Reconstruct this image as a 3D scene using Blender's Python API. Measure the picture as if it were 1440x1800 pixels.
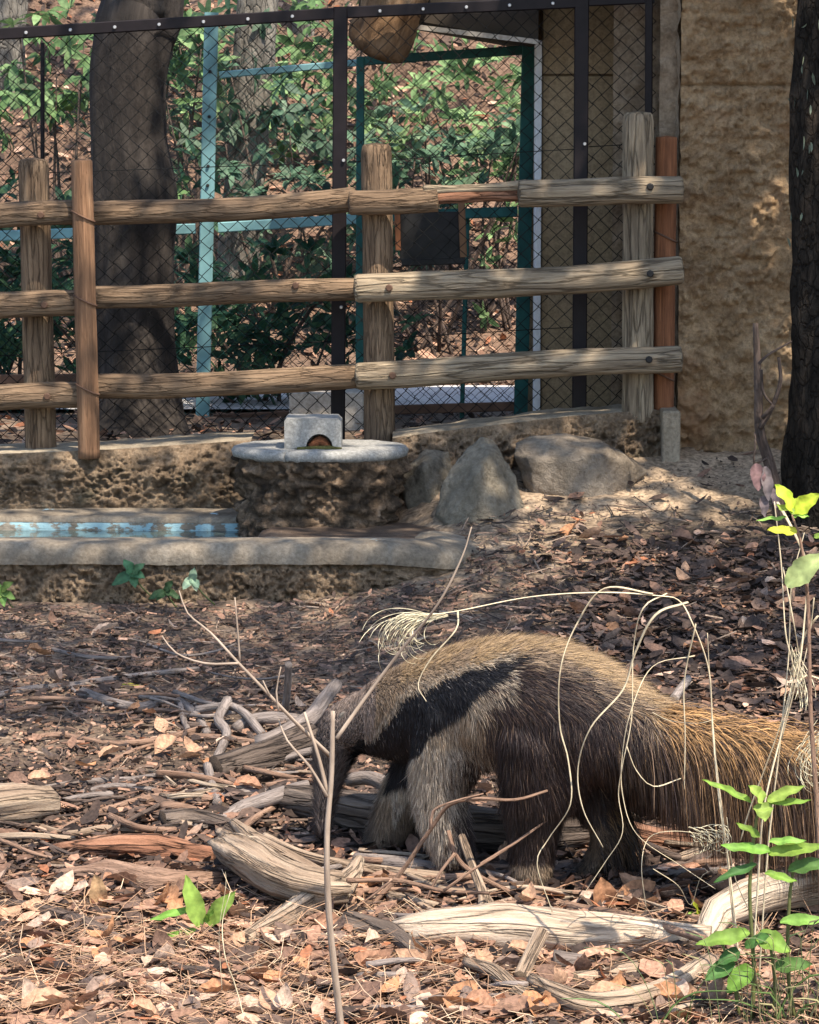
import bpy, math, random
import numpy as np
from mathutils import Vector

for o in list(bpy.data.objects):
    bpy.data.objects.remove(o, do_unlink=True)
SC = bpy.context.scene
COL = SC.collection
random.seed(7)
RNG = np.random.default_rng(11)

# ---------------------------------------------------------------- camera
CAMZ = 1.9
FPX = 5500.0                                   # focal length in photograph pixels (1440 x 1800)
PITCH = math.atan((900 - 224) / FPX)
cam_d = bpy.data.cameras.new('camera')
cam = bpy.data.objects.new('camera', cam_d)
COL.objects.link(cam)
cam.location = (0, 0, CAMZ)
cam.rotation_euler = (math.pi / 2 - PITCH, 0, 0)
cam_d.sensor_fit = 'VERTICAL'
cam_d.sensor_height = 24
cam_d.lens = 24 * FPX / 1800
cam_d.clip_start = 0.05
cam_d.clip_end = 400
SC.camera = cam

# ---------------------------------------------------------------- light
SUNV = np.array([0.30, -0.42, 0.86]); SUNV = SUNV / np.linalg.norm(SUNV)
world = bpy.data.worlds.new('World')
SC.world = world
world.use_nodes = True
wn = world.node_tree
sky = wn.nodes.new('ShaderNodeTexSky')
sky.sky_type = 'NISHITA'
sky.sun_disc = False
sky.sun_elevation = math.asin(SUNV[2])
sky.sun_rotation = math.atan2(SUNV[0], SUNV[1])
bg = wn.nodes['Background']
bg.inputs['Strength'].default_value = 0.15
wn.links.new(sky.outputs['Color'], bg.inputs['Color'])
sl = bpy.data.lights.new('sun', 'SUN')
sl.energy = 3.9
sl.angle = math.radians(0.5)
sl.color = (1.0, 0.90, 0.77)
sun = bpy.data.objects.new('sun', sl)
COL.objects.link(sun)
sun.rotation_euler = Vector(-SUNV).to_track_quat('-Z', 'Y').to_euler()
SC.view_settings.view_transform = 'Standard'
SC.view_settings.look = 'None'
SC.view_settings.gamma = 1
SC.view_settings.use_curve_mapping = False
SC.view_settings.exposure = 1.38

# ---------------------------------------------------------------- numeric helpers
def _hash(i, j, k):
    h = (i * 374761393 + j * 668265263 + k * 2147483647 * 3 + 1013904223) & 0xFFFFFFFF
    h = ((h ^ (h >> 13)) * 1274126177) & 0xFFFFFFFF
    h = ((h ^ (h >> 16)) * 2246822519) & 0xFFFFFFFF
    return ((h ^ (h >> 15)) & 0xFFFF) / 32767.5 - 1.0

def vnoise(P):
    P = np.asarray(P, float)
    I = np.floor(P).astype(np.int64); f = P - I
    f = f * f * (3 - 2 * f)
    r = 0
    for a in (0, 1):
        wa = f[..., 0] if a else 1 - f[..., 0]
        for b in (0, 1):
            wb = f[..., 1] if b else 1 - f[..., 1]
            for c in (0, 1):
                wc = f[..., 2] if c else 1 - f[..., 2]
                r = r + wa * wb * wc * _hash(I[..., 0] + a, I[..., 1] + b, I[..., 2] + c)
    return r

def fbm(P, oct=4, gain=0.5):
    P = np.asarray(P, float); r = 0; a = 1.0
    for _ in range(oct):
        r = r + a * vnoise(P); P = P * 2.03 + 17.3; a *= gain
    return r

def unit(v):
    return v / np.maximum(np.linalg.norm(v, axis=-1, keepdims=True), 1e-9)

CP, SP = math.cos(PITCH), math.sin(PITCH)
def ray(x, y):
    r = (np.asarray(x, float) - 720) / FPX; u = (900 - np.asarray(y, float)) / FPX
    return np.stack([r, CP + u * SP, -SP + u * CP], -1)

def px(x, y, Y):
    """point of the photograph pixel (x, y) at distance Y"""
    d = ray(x, y)
    t = np.asarray(Y, float) / d[..., 1]
    return np.array([0, 0, CAMZ]) + d * t[..., None]

def proj(P):
    P = np.asarray(P, float) - np.array([0, 0, CAMZ])
    zc = P[..., 1] * CP - P[..., 2] * SP
    uc = P[..., 1] * SP + P[..., 2] * CP
    return 720 + FPX * P[..., 0] / zc, 900 - FPX * uc / zc

def sstep(a, b, x):
    t = np.clip((x - a) / (b - a), 0, 1)
    return t * t * (3 - 2 * t)

ZL = np.array([(-20, 0), (8, 0), (8.65, .05), (9.25, .09), (9.92, .14), (10.74, .19), (11.1, .22), (12.3, .22), (12.62, .585), (15.8, .6), (17, .95), (27, 7.0), (40, 12.5), (90, 22)])
ZR = np.array([(-20, 0), (8, 0), (8.65, .05), (9.25, .10), (9.9, .16), (10.7, .26), (11.13, .33), (11.36, .38), (11.7, .43), (12.04, .53), (12.5, .605), (12.7, .61), (15.8, .6), (17, .95), (27, 7.0), (40, 12.5), (90, 22)])
def ground(x, y):
    x = np.asarray(x, float); y = np.asarray(y, float)
    w = sstep(-0.45, 0.30, x)
    z = np.interp(y, ZL[:, 0], ZL[:, 1]) * (1 - w) + np.interp(y, ZR[:, 0], ZR[:, 1]) * w
    P = np.stack([x, y, x * 0], -1)
    z = z + 0.012 * vnoise(P * 1.7) * sstep(5, 7, y) * (1 - sstep(12.0, 12.5, y))
    z = z + 0.22 * vnoise(P * 0.55 + 9) * sstep(16.5, 19, y)
    return z

def gp(x, y, h=0.0):
    """where the ray through pixel (x, y) meets the ground raised by h"""
    d = ray(x, y); o = np.array([0, 0, CAMZ])
    t = 5.6
    for _ in range(900):
        p = o + d * t
        if p[2] <= ground(p[0], p[1]) + h: break
        t += 0.05
    a, b = t - 0.05, t
    for _ in range(14):
        m = (a + b) / 2; p = o + d * m
        if p[2] <= ground(p[0], p[1]) + h: b = m
        else: a = m
    return o + d * b

# ---------------------------------------------------------------- object helpers
ORG = {}
def _parent_origin(p):
    return ORG[p.name] if p is not None else np.zeros(3)

def empty(name, loc, label=None, cat=None, group=None):
    o = bpy.data.objects.new(name, None)
    COL.objects.link(o)
    o.location = tuple(loc); ORG[o.name] = np.array(loc, float)
    o.empty_display_size = 0.1
    tag(o, label, cat, group)
    return o

def tag(o, label=None, cat=None, group=None, kind=None):
    if label: o['label'] = label
    if cat: o['category'] = cat
    if group: o['group'] = group
    if kind: o['kind'] = kind
    return o

def mesh_data(name, V, F, mat, col=None, tc=None, smooth=True, nrm=None):
    me = bpy.data.meshes.new(name)
    V = np.asarray(V, np.float32)
    if isinstance(F, np.ndarray):
        k = F.shape[1]; n = len(F)
        me.vertices.add(len(V)); me.vertices.foreach_set('co', V.ravel())
        me.loops.add(n * k); me.loops.foreach_set('vertex_index', F.astype(np.int32).ravel())
        me.polygons.add(n); me.polygons.foreach_set('loop_start', np.arange(0, n * k, k, dtype=np.int32))
        try: me.polygons.foreach_set('loop_total', np.full(n, k, np.int32))
        except Exception: pass
        me.update(calc_edges=True)
    else:
        me.from_pydata([tuple(v) for v in V.tolist()], [], [tuple(int(i) for i in f) for f in F])
        me.update()
    if smooth: me.polygons.foreach_set('use_smooth', np.ones(len(me.polygons), bool))
    if col is not None:
        a = me.attributes.new('Col', 'FLOAT_COLOR', 'POINT')
        c = np.ones((len(V), 4), np.float32); c[:, :3] = col
        a.data.foreach_set('color', c.ravel())
    if tc is not None:
        a = me.attributes.new('tc', 'FLOAT_VECTOR', 'POINT')
        a.data.foreach_set('vector', np.asarray(tc, np.float32).ravel())
    if mat is not None: me.materials.append(mat)
    if nrm is not None:
        me.normals_split_custom_set_from_vertices(np.asarray(nrm, np.float32))
    return me

def add(name, V, F, mat, parent=None, col=None, tc=None, smooth=True, nrm=None, label=None, cat=None, group=None, kind=None, at=None):
    V = np.asarray(V, float)
    if at is None:
        at = np.array([V[:, 0].mean(), V[:, 1].mean(), V[:, 2].min()])
    at = np.asarray(at, float)
    me = mesh_data(name, V - at, F, mat, col, tc, smooth, nrm)
    o = bpy.data.objects.new(name, me)
    COL.objects.link(o)
    if parent is not None:
        o.parent = parent
    o.location = tuple(at - _parent_origin(parent)); ORG[o.name] = at
    tag(o, label, cat, group, kind)
    return o

class MB:
    """collects pieces of one mesh"""
    def __init__(s): s.V = []; s.F = []; s.T = []; s.C = []; s.n = 0
    def put(s, V, F, tc=None, col=None):
        V = np.asarray(V, float)
        s.V.append(V); s.F += [tuple(int(i) + s.n for i in f) for f in F]
        s.T.append(np.zeros_like(V) if tc is None else tc)
        s.C.append(np.tile(np.array([.3, .3, .3] if col is None else col, float), (len(V), 1)) if col is None or np.ndim(col) == 1 else col)
        s.n += len(V); return s
    def add(s, name, mat, **k):
        return add(name, np.vstack(s.V), s.F, mat, tc=np.vstack(s.T), col=np.vstack(s.C), **k)

def spline(P, R, step):
    """Catmull-Rom through P with radii R, resampled about every step metres"""
    P = np.asarray(P, float); R = np.asarray(R, float)
    if len(P) == 2:
        L = np.linalg.norm(P[1] - P[0]); n = max(2, int(L / step) + 1); t = np.linspace(0, 1, n)[:, None]
        return P[0] * (1 - t) + P[1] * t, R[0] * (1 - t[:, 0]) + R[1] * t[:, 0]
    Q = np.vstack([2 * P[0] - P[1], P, 2 * P[-1] - P[-2]])
    oP, oR = [], []
    for i in range(len(P) - 1):
        p0, p1, p2, p3 = Q[i:i + 4]
        n = max(1, int(np.linalg.norm(p2 - p1) / step))
        for t in np.arange(n) / n:
            oP.append(0.5 * (2 * p1 + (p2 - p0) * t + (2 * p0 - 5 * p1 + 4 * p2 - p3) * t * t + (3 * p1 - p0 - 3 * p2 + p3) * t ** 3))
            oR.append(R[i] * (1 - t) + R[i + 1] * t)
    oP.append(P[-1]); oR.append(R[-1])
    return np.array(oP), np.array(oR)

def tube(P, R, n=8, step=0.03, amp=0.0, freq=20.0, flat=1.0, seed=0, long_=3.0, cap=True, up=None, ribs=0.0):
    """tapered tube with a rough skin; returns V, F, tc"""
    P, R = spline(P, R if np.ndim(R) else [R] * len(P), step)
    T = unit(np.gradient(P, axis=0))
    ref = np.array([0, 0, 1.0]) if up is None else np.array(up, float)
    if abs(T[0] @ ref) > 0.9: ref = np.array([1.0, 0, 0])
    N = unit(np.cross(np.cross(T[0], ref), T[0])); Ns = [N]
    for i in range(1, len(P)):
        N = N - T[i] * (N @ T[i]); N = N / max(np.linalg.norm(N), 1e-9); Ns.append(N)
    Ns = np.array(Ns); Bs = np.cross(T, Ns)
    a = np.arange(n) * 2 * math.pi / n
    L = np.concatenate([[0], np.cumsum(np.linalg.norm(np.diff(P, axis=0), axis=1))])
    ca, sa = np.cos(a), np.sin(a)
    q = np.stack([ca[None, :] * R[:, None], sa[None, :] * R[:, None], np.repeat(L[:, None], n, 1)], -1)
    rr = np.ones_like(q[..., 0]) * R[:, None]
    if amp:
        w = q * np.array([freq, freq, freq / long_]) + seed * 7.31
        rr = rr * (1 + amp * fbm(w, 3))
    if ribs:
        rr = rr * (1 + ribs * vnoise(np.stack([ca[None] * 3.2 + 0 * rr, sa[None] * 3.2 + 0 * rr, q[..., 2] * 2 + seed], -1)))
    V = P[:, None] + Ns[:, None] * (ca[None, :, None] * rr[..., None] * flat) + Bs[:, None] * (sa[None, :, None] * rr[..., None])
    m = len(P)
    F = []
    for i in range(m - 1):
        for j in range(n):
            k = (j + 1) % n
            F.append((i * n + j, i * n + k, (i + 1) * n + k, (i + 1) * n + j))
    V = V.reshape(-1, 3); tc = q.reshape(-1, 3) + np.array([seed * 3.7, seed * 1.3, seed * 5.1])
    if cap:
        V = np.vstack([V, P[0] - T[0] * R[0] * .15, P[-1] + T[-1] * R[-1] * .15]); tc = np.vstack([tc, tc[0] * .9, tc[-1] * .9])
        for j in range(n):
            k = (j + 1) % n
            F.append((k, j, m * n)); F.append(((m - 1) * n + j, (m - 1) * n + k, m * n + 1))
    return V, F, tc

def box(lo, hi, bev=0.0):
    lo = np.array(lo, float); hi = np.array(hi, float)
    if bev <= 0:
        V = np.array([[(lo, hi)[i][0], (lo, hi)[j][1], (lo, hi)[k][2]] for i in (0, 1) for j in (0, 1) for k in (0, 1)])
        return V, [(0, 1, 3, 2), (4, 6, 7, 5), (0, 4, 5, 1), (2, 3, 7, 6), (0, 2, 6, 4), (1, 5, 7, 3)]
    V = []; idx = {}
    for i in (0, 1):
        for j in (0, 1):
            for k in (0, 1):
                c = np.array([(lo, hi)[i][0], (lo, hi)[j][1], (lo, hi)[k][2]]); s = np.array([1 - 2 * i, 1 - 2 * j, 1 - 2 * k]) * bev
                for ax in range(3):
                    d = s.copy(); d[ax] = 0
                    idx[(i, j, k, ax)] = len(V); V.append(c + d)
    F = []
    cyc = [(0, 0), (1, 0), (1, 1), (0, 1)]
    for ax in range(3):
        o1, o2 = (ax + 1) % 3, (ax + 2) % 3
        for s in (0, 1):
            f = []
            for a, b in cyc:
                k = [0, 0, 0]; k[ax] = s; k[o1] = a; k[o2] = b
                f.append(idx[(*k, ax)])
            F.append(f if s else f[::-1])
        for a in (0, 1):
            for b in (0, 1):
                k0 = [0, 0, 0]; k0[o1] = a; k0[o2] = b; k1 = list(k0); k1[ax] = 1
                F.append((idx[(*k0, o1)], idx[(*k1, o1)], idx[(*k1, o2)], idx[(*k0, o2)]))
    for i in (0, 1):
        for j in (0, 1):
            for k in (0, 1):
                F.append((idx[(i, j, k, 0)], idx[(i, j, k, 1)], idx[(i, j, k, 2)]))
    return np.array(V), F

def grid(nu, nv):
    i = np.arange(nu - 1)[:, None] * nv + np.arange(nv - 1)[None, :]
    i = i.ravel()
    return np.stack([i, i + nv, i + nv + 1, i + 1], 1)

# ---------------------------------------------------------------- materials
def _mat(name):
    m = bpy.data.materials.new(name); m.use_nodes = True
    nt = m.node_tree; b = nt.nodes['Principled BSDF']
    return m, nt, b

def N(nt, t, **k):
    n = nt.nodes.new(t)
    for a, v in k.items():
        if a in n.inputs: n.inputs[a].default_value = v
        else: setattr(n, a, v)
    return n

def ramp(nt, stops):
    r = nt.nodes.new('ShaderNodeValToRGB'); e = r.color_ramp.elements
    while len(e) < len(stops): e.new(0.5)
    for i, (p, c) in enumerate(stops):
        e[i].position = p; e[i].color = (*c, 1) if len(c) == 3 else c
    return r

def mat_surface(name, stops, scale=6, rough=.9, bump=.4, bscale=40, src='obj', stretch=(1, 1, 1), cracks=0.0, spots=None, dist=.02, crack_scale=None, spec=.25):
    """noise-mottled matter (wood, stone, concrete, soil)"""
    m, nt, b = _mat(name)
    if src == 'tc': c = N(nt, 'ShaderNodeAttribute', attribute_name='tc'); co = c.outputs['Vector']
    else: c = N(nt, 'ShaderNodeTexCoord'); co = c.outputs['Object']
    mp = N(nt, 'ShaderNodeMapping'); mp.inputs['Scale'].default_value = stretch
    nt.links.new(co, mp.inputs['Vector'])
    n1 = N(nt, 'ShaderNodeTexNoise', Scale=scale, Detail=8.0, Roughness=.65); nt.links.new(mp.outputs[0], n1.inputs['Vector'])
    r = ramp(nt, stops); nt.links.new(n1.outputs['Fac'], r.inputs['Fac'])
    col = r.outputs['Color']
    n2 = N(nt, 'ShaderNodeTexNoise', Scale=bscale, Detail=6.0, Roughness=.7); nt.links.new(mp.outputs[0], n2.inputs['Vector'])
    mx = N(nt, 'ShaderNodeMix', data_type='RGBA', blend_type='MULTIPLY'); mx.inputs[0].default_value = .75
    r2 = ramp(nt, [(.3, (.45, .43, .42)), (.62, (1.15, 1.15, 1.15))]); nt.links.new(n2.outputs['Fac'], r2.inputs['Fac'])
    nt.links.new(col, mx.inputs[6]); nt.links.new(r2.outputs['Color'], mx.inputs[7]); col = mx.outputs[2]
    h = n2.outputs['Fac']
    if cracks:
        vo = N(nt, 'ShaderNodeTexVoronoi', feature='DISTANCE_TO_EDGE'); vo.inputs['Scale'].default_value = crack_scale or scale * 2.5
        wob = N(nt, 'ShaderNodeTexNoise', Scale=scale * 2, Detail=4.0); nt.links.new(mp.outputs[0], wob.inputs['Vector'])
        va = N(nt, 'ShaderNodeVectorMath', operation='MULTIPLY_ADD'); va.inputs[1].default_value = (.06, .06, .06)
        nt.links.new(wob.outputs['Color'], va.inputs[0]); nt.links.new(mp.outputs[0], va.inputs[2])
        nt.links.new(va.outputs[0], vo.inputs['Vector'])
        cr = ramp(nt, [(0, (.12, .10, .09)), (.05, (.75, .73, .7)), (.12, (1, 1, 1))]); nt.links.new(vo.outputs['Distance'], cr.inputs['Fac'])
        m2 = N(nt, 'ShaderNodeMix', data_type='RGBA', blend_type='MULTIPLY'); m2.inputs[0].default_value = cracks
        nt.links.new(col, m2.inputs[6]); nt.links.new(cr.outputs['Color'], m2.inputs[7]); col = m2.outputs[2]
        ad = N(nt, 'ShaderNodeMath', operation='MULTIPLY_ADD'); ad.inputs[1].default_value = .9
        nt.links.new(cr.outputs['Color'], ad.inputs[0]); nt.links.new(h, ad.inputs[2]); h = ad.outputs[0]
    if spots:
        sc, lo, hi, scol = spots
        n3 = N(nt, 'ShaderNodeTexNoise', Scale=sc, Detail=5.0, Roughness=.6); nt.links.new(mp.outputs[0], n3.inputs['Vector'])
        r3 = ramp(nt, [(lo, (0, 0, 0)), (hi, (1, 1, 1))]); nt.links.new(n3.outputs['Fac'], r3.inputs['Fac'])
        m3 = N(nt, 'ShaderNodeMix', data_type='RGBA'); nt.links.new(r3.outputs['Color'], m3.inputs[0])
        nt.links.new(col, m3.inputs[6]); m3.inputs[7].default_value = (*scol, 1); col = m3.outputs[2]
    nt.links.new(col, b.inputs['Base Color'])
    bp = N(nt, 'ShaderNodeBump', Strength=bump, Distance=dist); nt.links.new(h, bp.inputs['Height']); nt.links.new(bp.outputs[0], b.inputs['Normal'])
    b.inputs['Roughness'].default_value = rough
    b.inputs['Specular IOR Level'].default_value = spec
    return m

def mat_col(name, rough=.7, trans=0.0, nscale=60, namp=.5, bump=.2, spec=.3, hair=False):
    """colour from the per-piece attribute, broken up by fine noise"""
    m, nt, b = _mat(name)
    at = N(nt, 'ShaderNodeAttribute', attribute_name='Col')
    tc = N(nt, 'ShaderNodeTexCoord')
    n1 = N(nt, 'ShaderNodeTexNoise', Scale=nscale, Detail=4.0); nt.links.new(tc.outputs['Object'], n1.inputs['Vector'])
    r = ramp(nt, [(.3, (1 - namp,) * 3), (.7, (1 + namp * .5,) * 3)]); nt.links.new(n1.outputs['Fac'], r.inputs['Fac'])
    mx = N(nt, 'ShaderNodeMix', data_type='RGBA', blend_type='MULTIPLY'); mx.inputs[0].default_value = 1
    nt.links.new(at.outputs['Color'], mx.inputs[6]); nt.links.new(r.outputs['Color'], mx.inputs[7])
    nt.links.new(mx.outputs[2], b.inputs['Base Color'])
    b.inputs['Roughness'].default_value = rough; b.inputs['Specular IOR Level'].default_value = spec
    if bump:
        bp = N(nt, 'ShaderNodeBump', Strength=bump, Distance=.01); nt.links.new(n1.outputs['Fac'], bp.inputs['Height']); nt.links.new(bp.outputs[0], b.inputs['Normal'])
    if trans:
        t = N(nt, 'ShaderNodeBsdfTranslucent'); nt.links.new(mx.outputs[2], t.inputs['Color'])
        ms = N(nt, 'ShaderNodeMixShader'); ms.inputs[0].default_value = trans
        out = nt.nodes['Material Output']
        nt.links.new(b.outputs[0], ms.inputs[1]); nt.links.new(t.outputs[0], ms.inputs[2]); nt.links.new(ms.outputs[0], out.inputs['Surface'])
    return m

def mat_plain(name, c, rough=.5, metal=0.0, var=.25, nscale=25, bump=.05, spec=.2):
    m, nt, b = _mat(name)
    b.inputs['Specular IOR Level'].default_value = spec
    tc = N(nt, 'ShaderNodeTexCoord')
    n1 = N(nt, 'ShaderNodeTexNoise', Scale=nscale, Detail=5.0); nt.links.new(tc.outputs['Object'], n1.inputs['Vector'])
    r = ramp(nt, [(.3, tuple(x * (1 - var) for x in c)), (.7, tuple(min(1, x * (1 + var)) for x in c))]); nt.links.new(n1.outputs['Fac'], r.inputs['Fac'])
    nt.links.new(r.outputs['Color'], b.inputs['Base Color'])
    b.inputs['Roughness'].default_value = rough; b.inputs['Metallic'].default_value = metal
    bp = N(nt, 'ShaderNodeBump', Strength=bump, Distance=.01); nt.links.new(n1.outputs['Fac'], bp.inputs['Height']); nt.links.new(bp.outputs[0], b.inputs['Normal'])
    return m

M = {}
M['soil'] = mat_col('soil', .95, 0, 55, .6, .6, .15)
M['leaf_dry'] = mat_col('dry_leaf', .75, .18, 90, .45, .25, .25)
M['leaf_green'] = mat_col('green_leaf', .6, .35, 45, .35, .15, .25)
M['straw'] = mat_col('straw', .6, .12, 70, .25, .1, .3)
M['fur'] = mat_col('fur', .55, .12, 30, .15, 0, .35)
M['skin'] = mat_surface('skin', [(.3, (.016, .013, .013)), (.7, (.045, .036, .032))], 30, .8, .4, 120)
M['log_pale'] = mat_surface('log_pale', [(.28, (.13, .10, .07)), (.5, (.31, .24, .16)), (.72, (.43, .35, .24))], 16, .92, 1, 46, 'tc', (1.6, 1.6, .13), .5, dist=.012, crack_scale=17)
M['log_brown'] = mat_surface('log_brown', [(.28, (.09, .058, .036)), (.5, (.20, .132, .08)), (.72, (.30, .205, .125))], 16, .92, 1.0, 42, 'tc', (1.6, 1.6, .16), .22, dist=.012, crack_scale=26)
M['stake'] = mat_surface('stake', [(.3, (.13, .07, .038)), (.55, (.24, .13, .07)), (.75, (.33, .20, .115))], 22, .85, .5, 60, 'tc', (1.5, 1.5, .07), .25, dist=.006)
M['stake_red'] = mat_surface('stake_red', [(.3, (.13, .052, .024)), (.55, (.25, .10, .045)), (.75, (.33, .15, .07))], 22, .85, .5, 60, 'tc', (1.5, 1.5, .07), .25, dist=.006)
M['bark_dark'] = mat_surface('bark_dark', [(.3, (.012, .010, .008)), (.52, (.042, .033, .025)), (.75, (.12, .085, .058))], 12, .95, 1.0, 34, 'tc', (1, 1, .5), .12, dist=.04, crack_scale=30, spec=.1)
M['bark_left'] = mat_surface('bark_left', [(.3, (.013, .011, .010)), (.52, (.032, .026, .022)), (.75, (.085, .070, .058))], 7, .95, .8, 30, 'tc', (1, 1, .4), 0, dist=.02)
M['bark_grey'] = mat_surface('bark_grey', [(.3, (.09, .08, .068)), (.6, (.20, .18, .15))], 9, .95, .7, 30, 'tc', (1, 1, .4), .3)
M['lopped'] = mat_surface('lopped', [(.3, (.07, .04, .022)), (.55, (.21, .125, .066)), (.75, (.34, .25, .165))], 12, .95, 1, 40, 'tc', (1, 1, .3), 0)
M['drift'] = mat_surface('drift', [(.28, (.15, .10, .066)), (.5, (.34, .25, .175)), (.75, (.52, .42, .31))], 18, .95, 1.0, 45, 'tc', (1.5, 1.5, .10), .55, dist=.012, crack_scale=20)
M['white_log'] = mat_surface('white_log', [(.28, (.26, .17, .11)), (.5, (.47, .36, .26)), (.75, (.64, .55, .43))], 16, .95, .9, 50, 'tc', (1.5, 1.5, .09), .45, dist=.01, crack_scale=18)
M['stick_grey'] = mat_surface('stick_grey', [(.3, (.12, .095, .08)), (.7, (.30, .25, .22))], 20, .9, .6, 60, 'tc', (1.5, 1.5, .2), .2, dist=.006)
M['stick_brown'] = mat_surface('stick_brown', [(.3, (.13, .075, .048)), (.7, (.33, .21, .145))], 20, .9, .6, 60, 'tc', (1.5, 1.5, .2), .2, dist=.006)
M['stick_dark'] = mat_surface('stick_dark', [(.3, (.05, .035, .028)), (.7, (.16, .115, .09))], 20, .9, .7, 60, 'tc', (1.5, 1.5, .2), .4, dist=.008)
M['twig_pale'] = mat_surface('twig_pale', [(.3, (.20, .145, .105)), (.7, (.40, .32, .245))], 20, .9, .5, 60, 'tc', (1.5, 1.5, .2), 0, dist=.004)
M['rotten'] = mat_surface('rotten', [(.28, (.11, .045, .025)), (.5, (.27, .13, .075)), (.75, (.42, .25, .165))], 14, .95, 1.0, 40, 'tc', (1.3, 1.3, .12), .7, dist=.015, crack_scale=22)
M['log_char'] = mat_surface('log_char', [(.28, (.035, .026, .02)), (.5, (.11, .082, .064)), (.75, (.27, .21, .165))], 14, .95, 1.0, 40, 'tc', (1.3, 1.3, .12), .7, dist=.015, crack_scale=22)
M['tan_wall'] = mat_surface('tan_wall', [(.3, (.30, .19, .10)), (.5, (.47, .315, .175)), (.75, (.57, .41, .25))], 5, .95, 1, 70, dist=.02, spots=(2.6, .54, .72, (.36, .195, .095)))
M['wall_shade'] = mat_surface('wall_shade', [(.3, (.18, .13, .085)), (.6, (.33, .25, .17))], 4, .95, .7, 50)  # darker copy of the tan wall, the corner's shade put into its colour
M['beige'] = mat_surface('beige', [(.35, (.24, .175, .10)), (.65, (.34, .25, .15))], 1.6, .8, .12, 60)
M['kerb'] = mat_surface('kerb', [(.28, (.09, .065, .04)), (.48, (.25, .175, .11)), (.72, (.44, .32, .205))], 13, .95, 1.0, 60, dist=.03, spots=(4.0, .6, .75, (.16, .13, .085)))
M['kerb_top'] = mat_surface('kerb_top', [(.3, (.20, .16, .11)), (.7, (.40, .33, .235))], 5, .95, .5, 60)
M['pool'] = mat_surface('pool', [(.3, (.12, .095, .068)), (.55, (.23, .19, .14)), (.75, (.33, .28, .215))], 5, .85, .35, 60, spots=(9, .68, .71, (.34, .48, .51)))
M['pool_paint'] = mat_surface('pool_paint', [(.3, (.10, .085, .062)), (.7, (.26, .225, .175))], 5, .8, .4, 50, stretch=(.5, 1, 1.0), spots=(34, .45, .52, (.24, .37, .39)))
M['wet'] = mat_surface('wet', [(.3, (.045, .03, .022)), (.7, (.14, .10, .07))], 5, .6, .5, 40)
M['granite'] = mat_surface('granite', [(.3, (.17, .165, .15)), (.7, (.35, .34, .31))], 60, .85, .3, 130, dist=.006)
M['fount'] = mat_surface('fount', [(.30, (.022, .016, .011)), (.48, (.085, .058, .036)), (.60, (.22, .15, .095)), (.76, (.36, .28, .20))], 15, .95, 1, 40, dist=.035)
M['rust'] = mat_surface('rust', [(.3, (.06, .02, .008)), (.7, (.22, .08, .03))], 20, .8, .6, 60)
M['moss'] = mat_surface('moss', [(.3, (.05, .05, .012)), (.7, (.14, .13, .04))], 40, .95, .8, 90)
M['rock'] = mat_surface('rock', [(.3, (.12, .10, .07)), (.55, (.25, .215, .16)), (.78, (.37, .33, .255))], 7, .95, 1, 40, dist=.03, spots=(3.2, .58, .72, (.16, .125, .085)))
M['rock2'] = mat_surface('rock2', [(.3, (.13, .103, .073)), (.55, (.27, .22, .165)), (.78, (.40, .34, .265))], 6, .95, 1, 34, dist=.03)
M['steel_dark'] = mat_plain('steel_dark', (.009, .006, .007), .55, 0)
M['steel_zinc'] = mat_plain('steel_zinc', (.16, .30, .31), .5, .2, .3, 8)
M['steel_teal'] = mat_plain('steel_teal', (.012, .075, .068), .5, 0, .4, 12)
M['steel_rust'] = mat_plain('steel_rust', (.10, .055, .035), .7, 0, .4, 12)
M['wire_black'] = mat_plain('wire_black', (.006, .006, .006), .8, 0)
M['wire_green'] = mat_plain('wire_green', (.008, .05, .042), .7, 0)
M['white_paint'] = mat_plain('white_paint', (.62, .62, .62), .6, 0, .12)
M['dark_board'] = mat_plain('dark_board', (.02, .019, .018), .6, 0, .4, 20)
M['soffit'] = mat_plain('soffit', (.04, .032, .024), .9, 0, .3, 6)
M['block'] = mat_surface('block', [(.3, (.33, .29, .24)), (.7, (.50, .46, .40))], 5, .9, .2, 60)
M['path'] = mat_surface('path', [(.3, (.38, .36, .35)), (.7, (.55, .53, .51))], 2, .9, .2, 50)
M['bolt'] = mat_plain('bolt', (.03, .028, .027), .6, .4)
M['zinc_bolt'] = mat_plain('zinc_bolt', (.45, .44, .43), .4, .6)
m, nt, b = _mat('water'); b.inputs['Base Color'].default_value = (.05, .075, .07, 1); b.inputs['Roughness'].default_value = .06; M['water'] = m
tcw = N(nt, 'ShaderNodeTexCoord'); nw = N(nt, 'ShaderNodeTexNoise', Scale=14.0, Detail=3.0); nt.links.new(tcw.outputs['Object'], nw.inputs['Vector'])
bw = N(nt, 'ShaderNodeBump', Strength=.12, Distance=.01); nt.links.new(nw.outputs['Fac'], bw.inputs['Height']); nt.links.new(bw.outputs[0], b.inputs['Normal'])

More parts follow.
